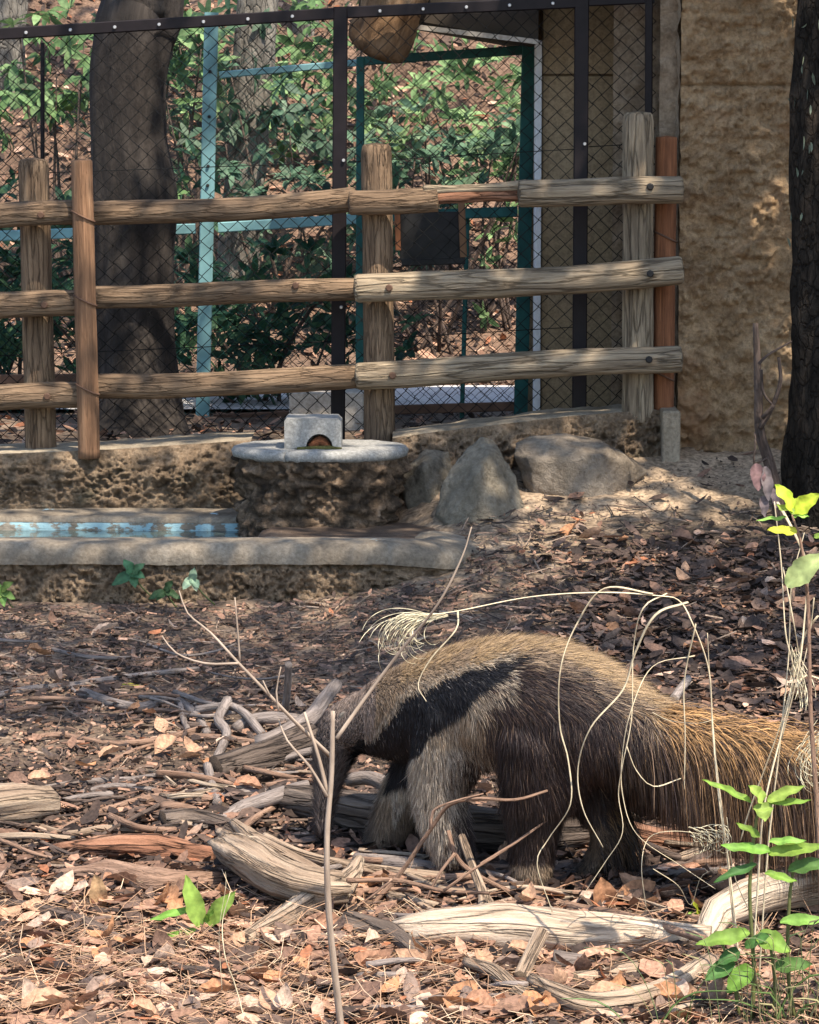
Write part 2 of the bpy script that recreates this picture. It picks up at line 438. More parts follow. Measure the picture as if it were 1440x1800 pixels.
# ================================================================ THE SETTING
def soil_colour(x, y):
    P = np.stack([x, y, x * 0], -1)
    n = fbm(P * 2.2, 4); n2 = fbm(P * 9 + 4, 3)
    dark = np.array([.060, .043, .032]); grey = np.array([.16, .115, .082]); sand = np.array([.28, .205, .135]); straw = np.array([.22, .13, .08])
    c = dark[None] * np.ones(x.shape + (1,))
    w = sstep(8.7, 9.4, y) * (1 - sstep(.45, .75, x + .12 * n)) ; c = c * (1 - w[..., None]) + grey * w[..., None]
    cx, _ = proj(np.stack([x, y, ground(x, y)], -1))
    s = np.exp(-((cx - 880) / 330) ** 2) * sstep(10.2, 11.2, y + .25 * n) * .75 + sstep(11.5, 12.0, y) * sstep(.5, 1.0, x) * .95
    s = np.clip(s, 0, 1) * (1 - sstep(13, 14, y)); c = c * (1 - s[..., None]) + sand * s[..., None]
    s = (1 - sstep(7.2, 8.0, y + .3 * x)) * .8; c = c * (1 - s[..., None]) + straw * s[..., None]
    s = sstep(15.5, 16.5, y); c = c * (1 - s[..., None]) + np.array([.15, .095, .065]) * s[..., None]
    return np.clip(c * (1 + .30 * n + .22 * n2)[..., None], .012, .7)

gx = np.concatenate([np.linspace(-60, -6, 22), np.linspace(-5.5, -2.2, 12), np.arange(-2.0, 2.01, .025), np.linspace(2.2, 5.5, 12), np.linspace(6, 60, 22)])
gy = np.concatenate([np.linspace(-30, 4, 12), np.linspace(4.5, 5.9, 8), np.arange(6, 12.9, .025), np.linspace(13, 30, 90), np.linspace(31, 90, 24)])
X, Y = np.meshgrid(gx, gy, indexing='ij')
Z = ground(X, Y)
Pn = np.stack([X, Y, X * 0], -1)
inner = sstep(-3, -2, X) * (1 - sstep(2, 3, X)) * sstep(5.5, 6.2, Y) * (1 - sstep(12.6, 12.9, Y))
Z = Z + inner * (.010 * fbm(Pn * 9, 3) + .006 * vnoise(Pn * 38))
Vg = np.stack([X, Y, Z], -1).reshape(-1, 3)
add('ground', Vg, grid(len(gx), len(gy)), M['soil'], col=soil_colour(Vg[:, 0], Vg[:, 1]), kind='structure', at=(0, 0, 0))
xs = np.linspace(-12, 12, 60); ys = np.linspace(14.35, 15.6, 8)
X, Y = np.meshgrid(xs, ys, indexing='ij')
add('path', np.stack([X, Y, ground(X, Y) + .02], -1).reshape(-1, 3), grid(60, 8), M['path'], kind='structure', at=(0, 15, .6))

# ---------------------------------------------------------------- pool with a concrete rim
def ring_strip(prof, pathpts):
    """sweep a profile (offset outward, z) along a plan path of (x, y, nx, ny)"""
    V = []
    for (x, y, nx, ny) in pathpts:
        for (o, z) in prof: V.append((x + nx * o, y + ny * o, z))
    return np.array(V), grid(len(pathpts), len(prof))

def rough(V, amp, freq, oct=4, d=None):
    n = fbm(V * freq, oct)[:, None] * amp
    return V + (n * d if d is not None else n * np.array([0, -1, 0]))

rimz = .40
def rx(pxx, Y): return float(px(pxx, 900, Y)[0])
pool = empty('pool', (-1.0, 11.6, .22), 'shallow concrete pool with peeling pale blue paint below the low rough wall', 'pool')
endx = rx(830, 11.3)
# plan outline of the rim: straight front, round right end, straight back
outl = [(x, 11.08, 0, -1) for x in np.concatenate([np.linspace(-5, -1.8, 30), np.linspace(-1.78, endx - .30, 260)])]
for a in np.linspace(-90, 40, 36):
    outl.append((endx - .30 + .30 * math.cos(math.radians(a)), 11.38 + .30 * math.sin(math.radians(a)), math.cos(math.radians(a)), math.sin(math.radians(a))))
outl = outl
V, F = ring_strip([(.03, .14), (.032, .20), (.03, .26), (.022, .30), (.025, .325)], outl)
Pz = V.copy(); nn = np.repeat(np.array([(c, d, 0) for _, _, c, d in outl]), 5, 0)
nu = len(outl); prof = np.linspace(.12, .365, 30)
V, F = ring_strip([(.025 - .01 * math.sin(k / 29 * 3.1), z) for k, z in enumerate(prof)], outl)
nn = np.repeat(np.array([(c, d, 0.0) for _, _, c, d in outl]), 30, 0)
V = V + nn * (.018 - np.abs(fbm(V * np.array([24, 24, 38]), 4, .65)) * .042)[:, None]
V[:, 2] -= .05 * sstep(endx - .35, endx + .15, V[:, 0])
add('outer_wall', V, F, M['kerb'], parent=pool)
DZ = .03
pr = [(.045, .325), (.05, .35), (.045, .375), (.025, .395), (-.02, .402), (-.09, .402), (-.15, .397), (-.18, .38), (-.19, .35), (-.195, .24)]
V, F = ring_strip(pr, outl); V = V + np.array([0, 0, 1]) * (fbm(V * 14, 3) * .003)[:, None]
V[:, 2] += DZ - .05 * sstep(endx - .35, endx + .15, V[:, 0])
add('rim', V, F, M['pool'], parent=pool)
# far inner wall with the paint, ledge above it
xs = np.linspace(-5, rx(432, 12.1), 160)
wpath = [(x, 12.08 + .02 * math.sin(x * 3), 0, -1) for x in xs][::-1]
V, F = ring_strip([(0, .24), (.0, .30), (.001, .32), (.0, .34), (-.002, .355), (-.004, .368), (-.008, .376)], wpath)
V = V + np.array([0, -1, .4]) * (fbm(V * 16, 3) * .005)[:, None]
add('inner_wall', V, F, M['pool_paint'], parent=pool)
V, F = ring_strip([(-.004, .372), (-.006, .386), (-.02, .394), (-.06, .398), (-.24, .402)], wpath)
V = V + np.array([0, -1, .4]) * (fbm(V * 16, 3) * .005)[:, None]
add('ledge', V, F, M['pool'], parent=pool)
xs = np.linspace(-5, endx - .05, 120); ys = np.linspace(11.2, 12.35, 24)
X, Y = np.meshgrid(xs, ys, indexing='ij')
Zf = .270 + sstep(rx(420, 11.7), rx(470, 11.7), X) * .125 + .008 * fbm(np.stack([X, Y, X * 0], -1) * 6, 3)
add('floor', np.stack([X, Y, Zf], -1).reshape(-1, 3), grid(120, 24), M['wet'], parent=pool)
xs = np.linspace(-5, rx(440, 11.7), 20); ys = np.linspace(11.26, 12.09, 6)
X, Y = np.meshgrid(xs, ys, indexing='ij')
w = add('water', np.stack([X, Y, X * 0 + .342], -1).reshape(-1, 3), grid(20, 6), M['water']); w['kind'] = 'structure'

# ---------------------------------------------------------------- low rough kerb wall under the fence
def kerb_wall(name, pts, label, back):
    """pts: list of (px x, py top-front, py bottom, Y)"""
    P = np.array(pts, float)
    xs = np.linspace(P[0, 0], P[-1, 0], 300)
    yt = np.interp(xs, P[:, 0], P[:, 1]); yb = np.interp(xs, P[:, 0], P[:, 2]); Yd = np.interp(xs, P[:, 0], P[:, 3])
    top = px(xs, yt, Yd); bot = px(xs, yb, Yd)
    nz = 40; rows = []
    for k in range(nz):
        t = k / (nz - 1)
        p = bot * (1 - t) + top * t
        p = p + np.array([0, 1, 0]) * (.05 * t - .03 * math.sin(t * 3.1))
        rows.append(p)
    V = np.stack(rows, 1).reshape(-1, 3)
    a = np.tile(np.sin(np.linspace(0.25, 2.9, nz)), len(xs))
    n = fbm(V * 9, 3) * .024 - np.abs(fbm(V * np.array([26, 26, 40]), 4, .65)) * .046 + .02
    V = V + np.array([0, -1, .15]) * (n * a)[:, None]
    root = empty(name, (float(top[:, 0].mean()), float(Yd.mean()), float(bot[:, 2].min())), label, 'wall')
    add('face', V, grid(len(xs), nz), M['kerb'], parent=root)
    rows = []
    for k in range(5):
        p = top + np.array([0, .05, 0]); p = p + np.array([0, (back) * k / 4, .004 - .012 * (k == 0)])
        rows.append(p)
    V = np.stack(rows, 1).reshape(-1, 3); V[:, 2] += fbm(V * 12, 3) * .006
    add('top', V, grid(len(xs), 5), M['kerb_top'], parent=root)
    return root
kerb_wall('kerb_wall', [(-500, 815, 905, 12.28), (0, 800, 897, 12.30), (200, 792, 893, 12.32), (330, 783, 893, 12.34), (440, 776, 900, 12.36)], 'low rough brown concrete wall behind the pool', .36)
kerb_wall('kerb_wall', [(690, 772, 880, 12.2), (760, 762, 880, 12.22), (880, 748, 870, 12.26), (1000, 734, 860, 12.34), (1100, 726, 830, 12.40), (1172, 722, 812, 12.44)], 'low rough concrete wall rising behind the boulders', .30)
lo = px(1164, 800, 12.36); hi = px(1196, 722, 12.36)
V, F = box((lo[0], 12.34, lo[2] - .05), (hi[0], 12.6, hi[2]), .006)
add('wall_end_block', V, F, M['kerb_top'], smooth=False, label='upright tan concrete block closing the end of the low wall', cat='block')

# ---------------------------------------------------------------- animal house on the right
house = empty('animal_house', (1.6, 12.9, .6), 'tan animal house with rough plastered front wall and shaded entrance', 'building')
x0 = rx(1188, 12.62)
xs = np.concatenate([np.arange(x0, 1.75, .0075), np.arange(1.76, 4.2, .03)]); zs = np.arange(.5, 2.75, .0075)
X, Z = np.meshgrid(xs, zs, indexing='ij')
P3 = np.stack([X, X * 0, Z], -1)
rel = fbm(P3 * 24, 3, .65) * .016 + np.maximum(0, fbm(P3 * 38 + 7, 3, .65)) * .030 + fbm(P3 * 3, 2) * .012
lumps = np.maximum(0, fbm(P3 * 7 + 5, 2)) * .028 * (1 - sstep(1.4, 1.9, Z))
groove = np.exp(-((Z - px(1300, 150, 12.6)[2]) / .007) ** 2) * .03
Yw = 12.60 - rel - lumps + groove
wall_xyz = np.stack([X, Yw, Z], -1).reshape(-1, 3)
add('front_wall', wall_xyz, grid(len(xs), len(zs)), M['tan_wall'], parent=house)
# darker return of the corner (faces the entrance)
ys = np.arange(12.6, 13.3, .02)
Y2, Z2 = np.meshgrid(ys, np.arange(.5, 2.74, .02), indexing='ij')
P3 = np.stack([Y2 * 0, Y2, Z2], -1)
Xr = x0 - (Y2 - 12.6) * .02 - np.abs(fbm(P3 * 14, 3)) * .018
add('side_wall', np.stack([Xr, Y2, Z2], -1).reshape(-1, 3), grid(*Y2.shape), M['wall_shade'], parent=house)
# strip of rough wall between the corner and the entrance panels
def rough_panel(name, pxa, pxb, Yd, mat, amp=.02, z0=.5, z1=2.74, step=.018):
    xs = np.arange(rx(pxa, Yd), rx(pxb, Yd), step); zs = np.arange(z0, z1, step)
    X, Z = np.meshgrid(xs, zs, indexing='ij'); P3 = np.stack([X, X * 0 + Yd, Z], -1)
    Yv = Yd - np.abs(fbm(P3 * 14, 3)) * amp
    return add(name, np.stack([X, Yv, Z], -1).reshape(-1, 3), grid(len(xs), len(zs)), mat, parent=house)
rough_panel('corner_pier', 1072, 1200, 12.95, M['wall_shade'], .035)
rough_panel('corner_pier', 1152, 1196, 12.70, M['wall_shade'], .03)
zj = float(px(980, 132, 13.3)[2])
for (a, b_) in ((.5, zj - .004), (zj + .004, 2.46)):
    V, F = box((rx(950, 13.3), 13.30, a), (rx(1100, 13.3), 13.42, b_), .004)
    add('panel', V, F, M['beige'], parent=house, smooth=False)
V, F = box((rx(938, 13.27), 13.27, .5), (rx(949, 13.27), 13.42, 2.262), .003)
add('door_jamb', V, F, M['white_paint'], parent=house, smooth=False)
# sloping roof edge over the entrance
A = px(630, 17, 12.9); B = px(948, 74, 12.9)
V = []
for Yv in (12.98, 14.2):
    for (q, dz) in ((A, 0), (B, 0), (B, .42), (A, .30)): V.append((q[0], Yv, q[2] + dz))

F = [(0, 1, 2, 3), (7, 6, 5, 4), (0, 4, 5, 1), (2, 6, 7, 3), (0, 3, 7, 4), (1, 5, 6, 2)]
add('roof', np.array(V), F, M['soffit'], parent=house, smooth=False)
V, F = box((B[0] + .002, 12.72, 2.47), (4.25, 14.25, 2.72), .004)
V[:, 2] += .03
add('ceiling', V, F, M['soffit'], parent=house, smooth=False)
A2 = px(735, 52, 12.95); B2 = px(946, 78, 12.95)
V = []
for dy in (0, .03):
    for (q, dz) in ((A2, -.0), (B2, -.0), (B2, .02), (A2, .02)): V.append((q[0], 12.94 + dy, q[2] + dz))
add('eaves_strip', np.array(V), F[:0] + [(0, 1, 2, 3), (7, 6, 5, 4), (0, 4, 5, 1), (2, 6, 7, 3), (0, 3, 7, 4), (1, 5, 6, 2)], M['block'], parent=house, smooth=False)
V, F = box((B[0], 13.9, .5), (4.2, 14.0, 2.75))
add('back_wall', V, F, M['beige'], parent=house, smooth=False)
V, F = box((B[0] + .003, 12.45, 2.757), (4.4, 14.4, 2.9), .01)
add('roof_slab', V, F, M['kerb_top'], parent=house, smooth=False)
# sawn log hanging under the roof edge
V, F, T = tube([px(716, -70, 12.95), px(696, -20, 12.95), px(672, 50, 12.94), px(655, 86, 12.93), px(650, 96, 12.93)], [.12, .115, .108, .095, .06], 32, .015, .16, 18, seed=3, ribs=.3)
add('sawn_log', V, F, M['lopped'], tc=T, label='sawn brown log stub hanging under the roof edge behind the wire fence', cat='log')

# ================================================================ LOG FENCE
fence = empty('log_fence', (0, 12.5, .6), 'weathered imitation log fence of three rails in front of the wire mesh', 'fence')
YF = 12.42
def pr_(r, Y): return r * Y / FPX
def add_tube(name, pts, rad, mat, parent=None, **k):
    tk = {a: k.pop(a) for a in ('n', 'step', 'amp', 'freq', 'flat', 'seed', 'long_', 'ribs') if a in k}
    V, F, T = tube(pts, rad, **tk)
    return add(name, V, F, M[mat], parent=parent, tc=T, **k)
def bolt(parent, x, y, Y, r=7, mat='bolt'):
    c = px(x, y, Y); rr = pr_(r, Y)
    V = []; F = []
    for (o, s) in ((0, 1), (-.006, 1), (-.009, .7)):
        for a in range(8): V.append((c[0] + rr * s * math.cos(a * .785), c[1] + o, c[2] + rr * s * math.sin(a * .785)))
    for k in (0, 8):
        for j in range(8): F.append((k + j, k + (j + 1) % 8, k + 8 + (j + 1) % 8, k + 8 + j))
    F.append(tuple(range(16, 24)))
    add('bolt', np.array(V), F, M[mat], parent=parent, smooth=False)
def post(xt, yt, xb, yb, r, Y, mat, seed):
    a, b_ = px(xb, yb + 25, Y), px(xt, yt, Y)
    P = [a, a * .5 + b_ * .5, b_ - np.array([0, 0, .035]), b_ - np.array([0, 0, .008]), b_]
    R = pr_(r, Y)
    return add_tube('post', P, [R * 1.03, R, R, R * .93, R * .80], mat, fence, n=28, step=.016, amp=.035, freq=26, seed=seed, long_=5)
post(59, 280, 73, 798, 27, YF + .1, 'log_brown', 1)
post(662, 254, 668, 762, 27, YF + .1, 'log_brown', 2)
post(1122, 198, 1121, 716, 27, YF + .08, 'log_pale', 3)
rails = [  # px points, radius px, depth, material, bolts
    ([(-260, 392), (-60, 382), (60, 375), (132, 373)], 22, YF - .04, 'log_brown', [(72, 378)]),
    ([(-260, 552), (-60, 541), (60, 534), (139, 532)], 23, YF - .04, 'log_brown', [(78, 536)]),
    ([(-260, 713), (-60, 702), (60, 695), (150, 694)], 23, YF - .04, 'log_brown', [(83, 697)]),
    ([(120, 376), (300, 371), (450, 366), (626, 350)], 21, YF + .06, 'log_brown', []),
    ([(130, 524), (300, 520), (450, 512), (630, 508)], 20, YF + .06, 'log_brown', [(520, 502)]),
    ([(140, 680), (300, 678), (450, 672), (632, 661)], 22, YF + .06, 'log_brown', []),
    ([(624, 508), (760, 502), (900, 497), (1050, 489), (1200, 475)], 25, YF - .05, 'log_pale', [(1143, 481), (684, 506)]),
    ([(626, 661), (760, 654), (900, 643), (1050, 636), (1198, 631)], 24, YF - .05, 'log_pale', [(1141, 632), (690, 660)]),
    ([(912, 340), (1000, 339), (1100, 335), (1200, 333)], 24, YF - .05, 'log_pale', [(1143, 328)]),
    ([(614, 356), (680, 355), (740, 352), (770, 350)], 22, YF - .03, 'log_brown', []),
]
for i, (pts, r, Yd, mt, bl) in enumerate(rails):
    q = [px(x, y, Yd) for x, y in pts]; R = pr_(r, Yd)
    q = [q[0], q[0] * .96 + q[1] * .04] + q[1:-1] + [q[-1] * .97 + q[-2] * .03, q[-1]]
    rr = [R * .9] + [R] * (len(q) - 2) + [R * .88]
    if i == 9: rr[-1] = R * .72
    ob = add_tube('rail', q, rr, mt, fence, n=26, step=.016, amp=.07 if mt == 'log_pale' else .05, freq=24, seed=10 + i, long_=6)
    for (bx, by) in bl: bolt(ob, bx, by, Yd - R * 1.0, 6.5, 'bolt' if bx > 1000 else 'steel_rust')
# the broken middle stretch of the top rail: exposed core with a cover strip above it
core = add_tube('broken_rail_core', [px(755, 347, YF - .03), px(840, 343, YF - .03), px(925, 341, YF - .03)], pr_(12, YF), 'rotten', fence, n=14, step=.02, amp=.15, freq=30, seed=31)
core['label'] = 'broken stretch of the top rail with reddish core laid bare'
add_tube('broken_rail_skin', [px(745, 334, YF - .04), px(840, 331, YF - .04), px(925, 325, YF - .04)], [pr_(9, YF), pr_(7, YF), pr_(9, YF)], 'log_pale', core, n=12, step=.02, amp=.2, freq=30, seed=32)
# tied stakes
def stake(xt, yt, xb, yb, r, Y, mat, label, ties, seed):
    root = empty('wooden_stake', px(xb, yb, Y), label, 'stake')
    a, b_ = px(xb, yb + 12, Y), px(xt, yt, Y); R = pr_(r, Y)
    add_tube('shaft', [a, a * .5 + b_ * .5, b_ - np.array([0, 0, .004]), b_], [R, R, R, R * .95], mat, root, n=14, step=.03, amp=.04, freq=18, seed=seed, long_=9)
    for ty in ties:
        c = px(xt + (xb - xt) * (ty - yt) / (yb - yt), ty, Y)
        P = [c + np.array([math.cos(t) * R * 1.08, math.sin(t) * R * 1.08, -.022 * math.cos(t)]) for t in np.linspace(0, 2 * math.pi, 19)]
        add_tube('tie_wire', P, .004, 'steel_rust', root, n=5, step=.02, seed=1)
stake(144, 282, 157, 793, 19, YF - .10, 'stake', 'round brown wooden stake wired to the fence rail ends', [380, 528, 684], 5)
stake(1172, 241, 1165, 716, 19, YF + .12, 'stake_red', 'reddish split wooden stake beside the pale end post', [416, 660], 6)

# ================================================================ WIRE FENCES
def zigzag_panel(name, corner, mat, parent, dia=.072, r=.0029, Y=12.75, Y1=None):
    """corner: px quadrilateral tl, tr, br, bl"""
    Y1 = Y if Y1 is None else Y1
    tl, tr, br, bl = [px(*c, Yv) for c, Yv in zip(corner, (Y, Y1, Y1, Y))]
    W = np.linalg.norm(tr - tl); ux = (tr - tl) / W
    V = []; F = []; n0 = 0
    k = 0; s = 0.0
    while s < W:
        t = s / W
        zt = tl[2] * (1 - t) + tr[2] * t; zb = bl[2] * (1 - t) + br[2] * t
        base = tl * (1 - t) + tr * t
        m = int((zt - zb) / (dia / 2)) + 1
        j = np.arange(m + 1)
        ph = (j + k) % 2
        sag = .004 * math.sin(k * 1.7)
        off = np.where(ph == 0, -dia / 4 - .0012, dia / 4 + .0012) 
        P = np.stack([base[0] + ux[0] * off, base[1] + ux[1] * off + np.where(ph == 0, -.002, .002), zt - j * (zt - zb) / m + sag], -1)
        P = P + .0025 * vnoise(P * 6 + 3)[:, None] * np.array([1, 0, 1])
        offs = np.array([(r, 0, 0), (-r * .5, r * .87, 0), (-r * .5, -r * .87, 0)])
        VV = (P[:, None] + offs[None]).reshape(-1, 3); V.append(VV)
        for a in range(m):
            for q in range(3):
                q2 = (q + 1) % 3
                F.append((n0 + a * 3 + q, n0 + a * 3 + q2, n0 + a * 3 + 3 + q2, n0 + a * 3 + 3 + q))
        n0 += len(VV); k += 1; s += dia / 2
    return add(name, np.vstack(V), np.array(F), M[mat], parent=parent, smooth=False, kind='stuff')

YM = 12.75
mf = empty('chain_link_fence', (0, YM, .6), 'tall black chain link fence with dark brown steel frame behind the log rails', 'fence')
def bar(name, a, b_, w, d, mat, parent, bev=.004):
    """square bar between world points a and b"""
    a = np.array(a, float); b_ = np.array(b_, float); t = (b_ - a) / np.linalg.norm(b_ - a)
    n1 = np.array([0, 1, 0]) if abs(t[1]) < .9 else np.array([1.0, 0, 0]); n2 = np.cross(t, n1); n2 /= np.linalg.norm(n2); n1 = np.cross(n2, t)
    V = []
    pr = [(-w + bev, -d), (w - bev, -d), (w, -d + bev), (w, d - bev), (w - bev, d), (-w + bev, d), (-w, d - bev), (-w, -d + bev)]
    for p in (a, b_):
        for (u, v) in pr: V.append(p + n2 * u + n1 * v)
    F = [(j, (j + 1) % 8, 8 + (j + 1) % 8, 8 + j) for j in range(8)] + [tuple(range(7, -1, -1)), tuple(range(8, 16))]
    return add(name, np.array(V), F, M[mat], parent=parent, smooth=False)
def pbar(name, a, b_, wpx, Y, mat, parent, d=.02):
    return bar(name, px(*a, Y), px(*b_, Y), pr_(wpx, Y), d, mat, parent)
pbar('post', (599, 12), (594, 775), 12.5, YM, 'steel_dark', mf)
pbar('post', (1023, -40), (1018, 760), 12.5, YM, 'steel_dark', mf)
pbar('post', (1141, -40), (1140, 300), 6.5, YM - .02, 'steel_dark', mf, .012)
pbar('post', (-330, 82), (-320, 830), 12.5, YM, 'steel_dark', mf)
tr1 = pbar('top_rail', (-330, 80), (587, 24), 10, YM - .001, 'steel_dark', mf)
tr2 = pbar('top_rail', (611, 22), (1012, 4), 10, YM - .001, 'steel_dark', mf)
pbar('top_rail', (1035, 3), (1150, -2), 8, YM - .001, 'steel_dark', mf)
for k in range(9): bolt(tr1, 46 + k * 78 - 78 + 78 * 0, 57.5 - (k - 1) * 4.77, YM - .022, 3.2, 'zinc_bolt') if 46 + (k - 1) * 78 < 585 else None
for k in range(5): bolt(tr2, 668 + k * 76, 19.5 - k * 3.4, YM - .022, 3.2, 'zinc_bolt')
for (x, y) in ((604, 282), (600, 540), (1028, 253)): bolt(mf, x, y, YM - .022, 3.2, 'zinc_bolt')
zigzag_panel('wire_mesh', [(-330, 88), (586, 32), (582, 765), (-330, 815)], 'wire_black', mf)
zigzag_panel('wire_mesh', [(611, 30), (1012, 10), (1006, 748), (607, 765)], 'wire_black', mf)
zigzag_panel('wire_mesh', [(1035, 10), (1148, 5), (1148, 735), (1031, 745)], 'wire_black', mf)
for (a, b_) in (((-330, 318), (586, 286)), ((611, 285), (1012, 262)), ((1035, 258), (1140, 252)), ((-330, 640), (586, 600)), ((611, 598), (1010, 575))):
    add_tube('tension_wire', [px(*a, YM), px(*b_, YM)], .0018, 'wire_black', mf, n=4, step=.5)

YG = 14.15
gf = empty('green_wire_fence', (-1, YG, .6), 'green mesh fence with pale zinc rails behind the black fence', 'fence')
zp = pbar('post', (372, 22), (356, 748), 12, YG, 'steel_zinc', gf)
for y in (126, 205, 292, 326): bolt(zp, 372 - (y - 22) * .022, y, YG - .022, 3, 'bolt')
pbar('rail', (-420, 430), (344, 402), 9, YG + .03, 'steel_zinc', gf, .012)
pbar('rail', (384, 400), (640, 384), 9, YG + .03, 'steel_zinc', gf, .012)
pbar('rail', (386, 132), (632, 110), 6, YG + .03, 'steel_zinc', gf, .012)
pbar('rail', (376, 736), (510, 730), 8, YG + .02, 'steel_rust', gf, .012)
pbar('rail', (-420, 672), (344, 662), 8, YG + .03, 'steel_rust', gf, .012)
pbar('post', (75, 75), (75, 780), 3.5, YG + .02, 'steel_dark', gf, .01)
zigzag_panel('wire_mesh', [(-420, 140), (640, 70), (640, 740), (-420, 770)], 'wire_green', gf, .055, .0021, YG + .06)
gate = empty('wire_gate', px(925, 740, 13.75), 'dark green steel gate frame with fine mesh beside the house entrance', 'gate')
YT = 13.75
pbar('frame_post', (930, 78), (915, 748), 12, YT, 'steel_teal', gate, .025)
pbar('frame_rail', (628, 108), (918, 88), 8, YT, 'steel_teal', gate, .016)
pbar('frame_rail', (628, 382), (910, 372), 9, YT, 'steel_teal', gate, .016)
pbar('frame_rail', (640, 722), (905, 714), 8, YT, 'steel_rust', gate, .016)
pbar('frame_post', (634, 100), (632, 748), 7, YT, 'steel_teal', gate)
pbar('stile', (822, 380), (812, 735), 4, YT + .03, 'steel_teal', gate, .008)
zigzag_panel('wire_mesh', [(640, 112), (918, 94), (905, 735), (640, 745)], 'wire_black', gate, .05, .0018, YT + .03)
sg = empty('sign_board', px(757, 460, 13.3), 'dark framed board hung on the gate seen from behind', 'sign')
a, b_ = px(703, 458, 13.3), px(812, 372, 13.3)
V, F = box((a[0], 13.29, a[2]), (b_[0], 13.31, b_[2]), .003); add('board', V, F, M['dark_board'], parent=sg, smooth=False)
pbar('frame', (698, 352), (700, 440), 5, 13.28, 'stake_red', sg, .012)
pbar('frame', (811, 350), (815, 452), 6, 13.28, 'stake', sg, .012)
pbar('frame', (706, 462), (818, 458), 6, 13.28, 'dark_board', sg, .012)
a, b_ = px(509, 745, 13.6), px(640, 688, 13.6)
V, F = box((a[0], 13.55, .58), (b_[0], 13.95, b_[2]), .006); add('concrete_block', V, F, M['block'], smooth=False, label='pale concrete block standing behind the wire fence post', cat='block')

# ================================================================ FOUNTAIN
fx, fY = rx(563, 12.0), 12.02
fn = empty('drinking_fountain', (fx, fY, .3), 'rough stone drinking fountain with round granite cap and square spout block', 'fountain')
Rf = .325; zt = float(px(563, 795, fY - Rf * .8)[2]); zb = .26
na = 260; nz = 64
A_, T_ = np.meshgrid(np.linspace(0, 2 * math.pi, na), np.linspace(0, 1, nz), indexing='ij')
rr = Rf * (1.0 - .05 * np.sin(T_ * 3.1) + .02 * (1 - T_))
V = np.stack([fx + rr * np.cos(A_), fY + rr * .8 * np.sin(A_), zb + (zt - .035 - zb) * T_], -1)
nd = np.stack([np.cos(A_), np.sin(A_), A_ * 0], -1)
d = fbm(V * 9, 3) * .022 + np.abs(fbm(V * 20, 3)) * .045 - .022 + fbm(V * 50, 2) * .005
V = V + nd * (d * np.minimum(1, (1.08 - T_) * 5))[..., None]
add('drum', V.reshape(-1, 3), grid(na, nz), M['fount'], parent=fn)
def cap_piece(name, a0, a1, gap):
    prof = [(.2, zt - .045), (Rf - .01, zt - .045), (Rf + .012, zt - .035), (Rf + .018, zt - .015), (Rf + .008, zt - .002), (Rf - .02, zt + .002), (.0, zt + .003)]
    an = np.linspace(a0 + gap, a1 - gap, 40)
    V = np.array([[fx + r * math.cos(a), fY + r * .8 * math.sin(a), z] for a in an for r, z in prof])
    V[:, 2] += fbm(V * 20, 3) * .003
    F = [tuple(f) for f in grid(40, 7)] + [tuple(range(7)), tuple(range(39 * 7 + 6, 39 * 7 - 1, -1))]
    add(name, V, F, M['granite'], parent=fn)
cap_piece('cap_stone', math.radians(-112), math.radians(75), .008)
cap_piece('cap_stone', math.radians(75), math.radians(248), .008)
# spout block with an arched recess: front face built round the arch
bl, brp = px(500, 783, 11.86), px(600, 738, 11.86)
bx0, bx1, bz0, bz1 = bl[0], brp[0], zt + .004, brp[2] + .004
by0, by1 = 11.86, 12.06
acx = rx(562, 11.86); ar = .046
arch = [(acx + ar * 1.25, bz0)] + [(acx + ar * 1.1 * math.cos(t), bz0 + ar * 1.25 * math.sin(t) * .9 + .004) for t in np.linspace(.1, math.pi - .1, 11)] + [(acx - ar * 1.25, bz0)]
outer = [(bx1, bz0), (bx1, bz0 + .03)] + [(bx1, bz1 - .015), (bx1 - .015, bz1), (bx1 - .06, bz1), (acx + .01, bz1), (acx - .01, bz1), (bx0 + .05, bz1), (bx0 + .02, bz1), (bx0 + .008, bz1), (bx0, bz1 - .01), (bx0, bz0 + .03), (bx0, bz0)]
V = [(x, by0, z) for x, z in outer] + [(x, by0, z) for x, z in arch] + [(x, by0 + .09, z) for x, z in arch] + [(x, by1, z) for x, z in outer]
n = 13
F = [(i, i + 1, n + i + 1, n + i) for i in range(n - 1)] + [(n + i, n + i + 1, 2 * n + i + 1, 2 * n + i) for i in range(n - 1)] + [tuple(range(2 * n, 3 * n))] + [(i + 1, i, 3 * n + i, 3 * n + i + 1) for i in range(n - 1)] + [tuple(range(3 * n, 4 * n))]
add('spout_block', np.array(V), F, M['granite'], parent=fn, smooth=False)
V, F, T = tube([(acx - .035, by0 + .02, zt + .006), (acx, by0 + .03, zt + .03), (acx + .035, by0 + .02, zt + .006)], [.016, .024, .016], 10, .012, .2, 40); add('spout', V, F, M['rust'], parent=fn)
V, F, T = tube([(acx - .085, by0 - .006, zt + .004), (acx - .04, by0 - .008, zt + .006), (acx + .04, by0 - .008, zt + .006), (acx + .085, by0 - .006, zt + .004)], [.004, .009, .009, .004], 8, .01, .4, 60); add('moss', V, F, M['moss'], parent=fn)

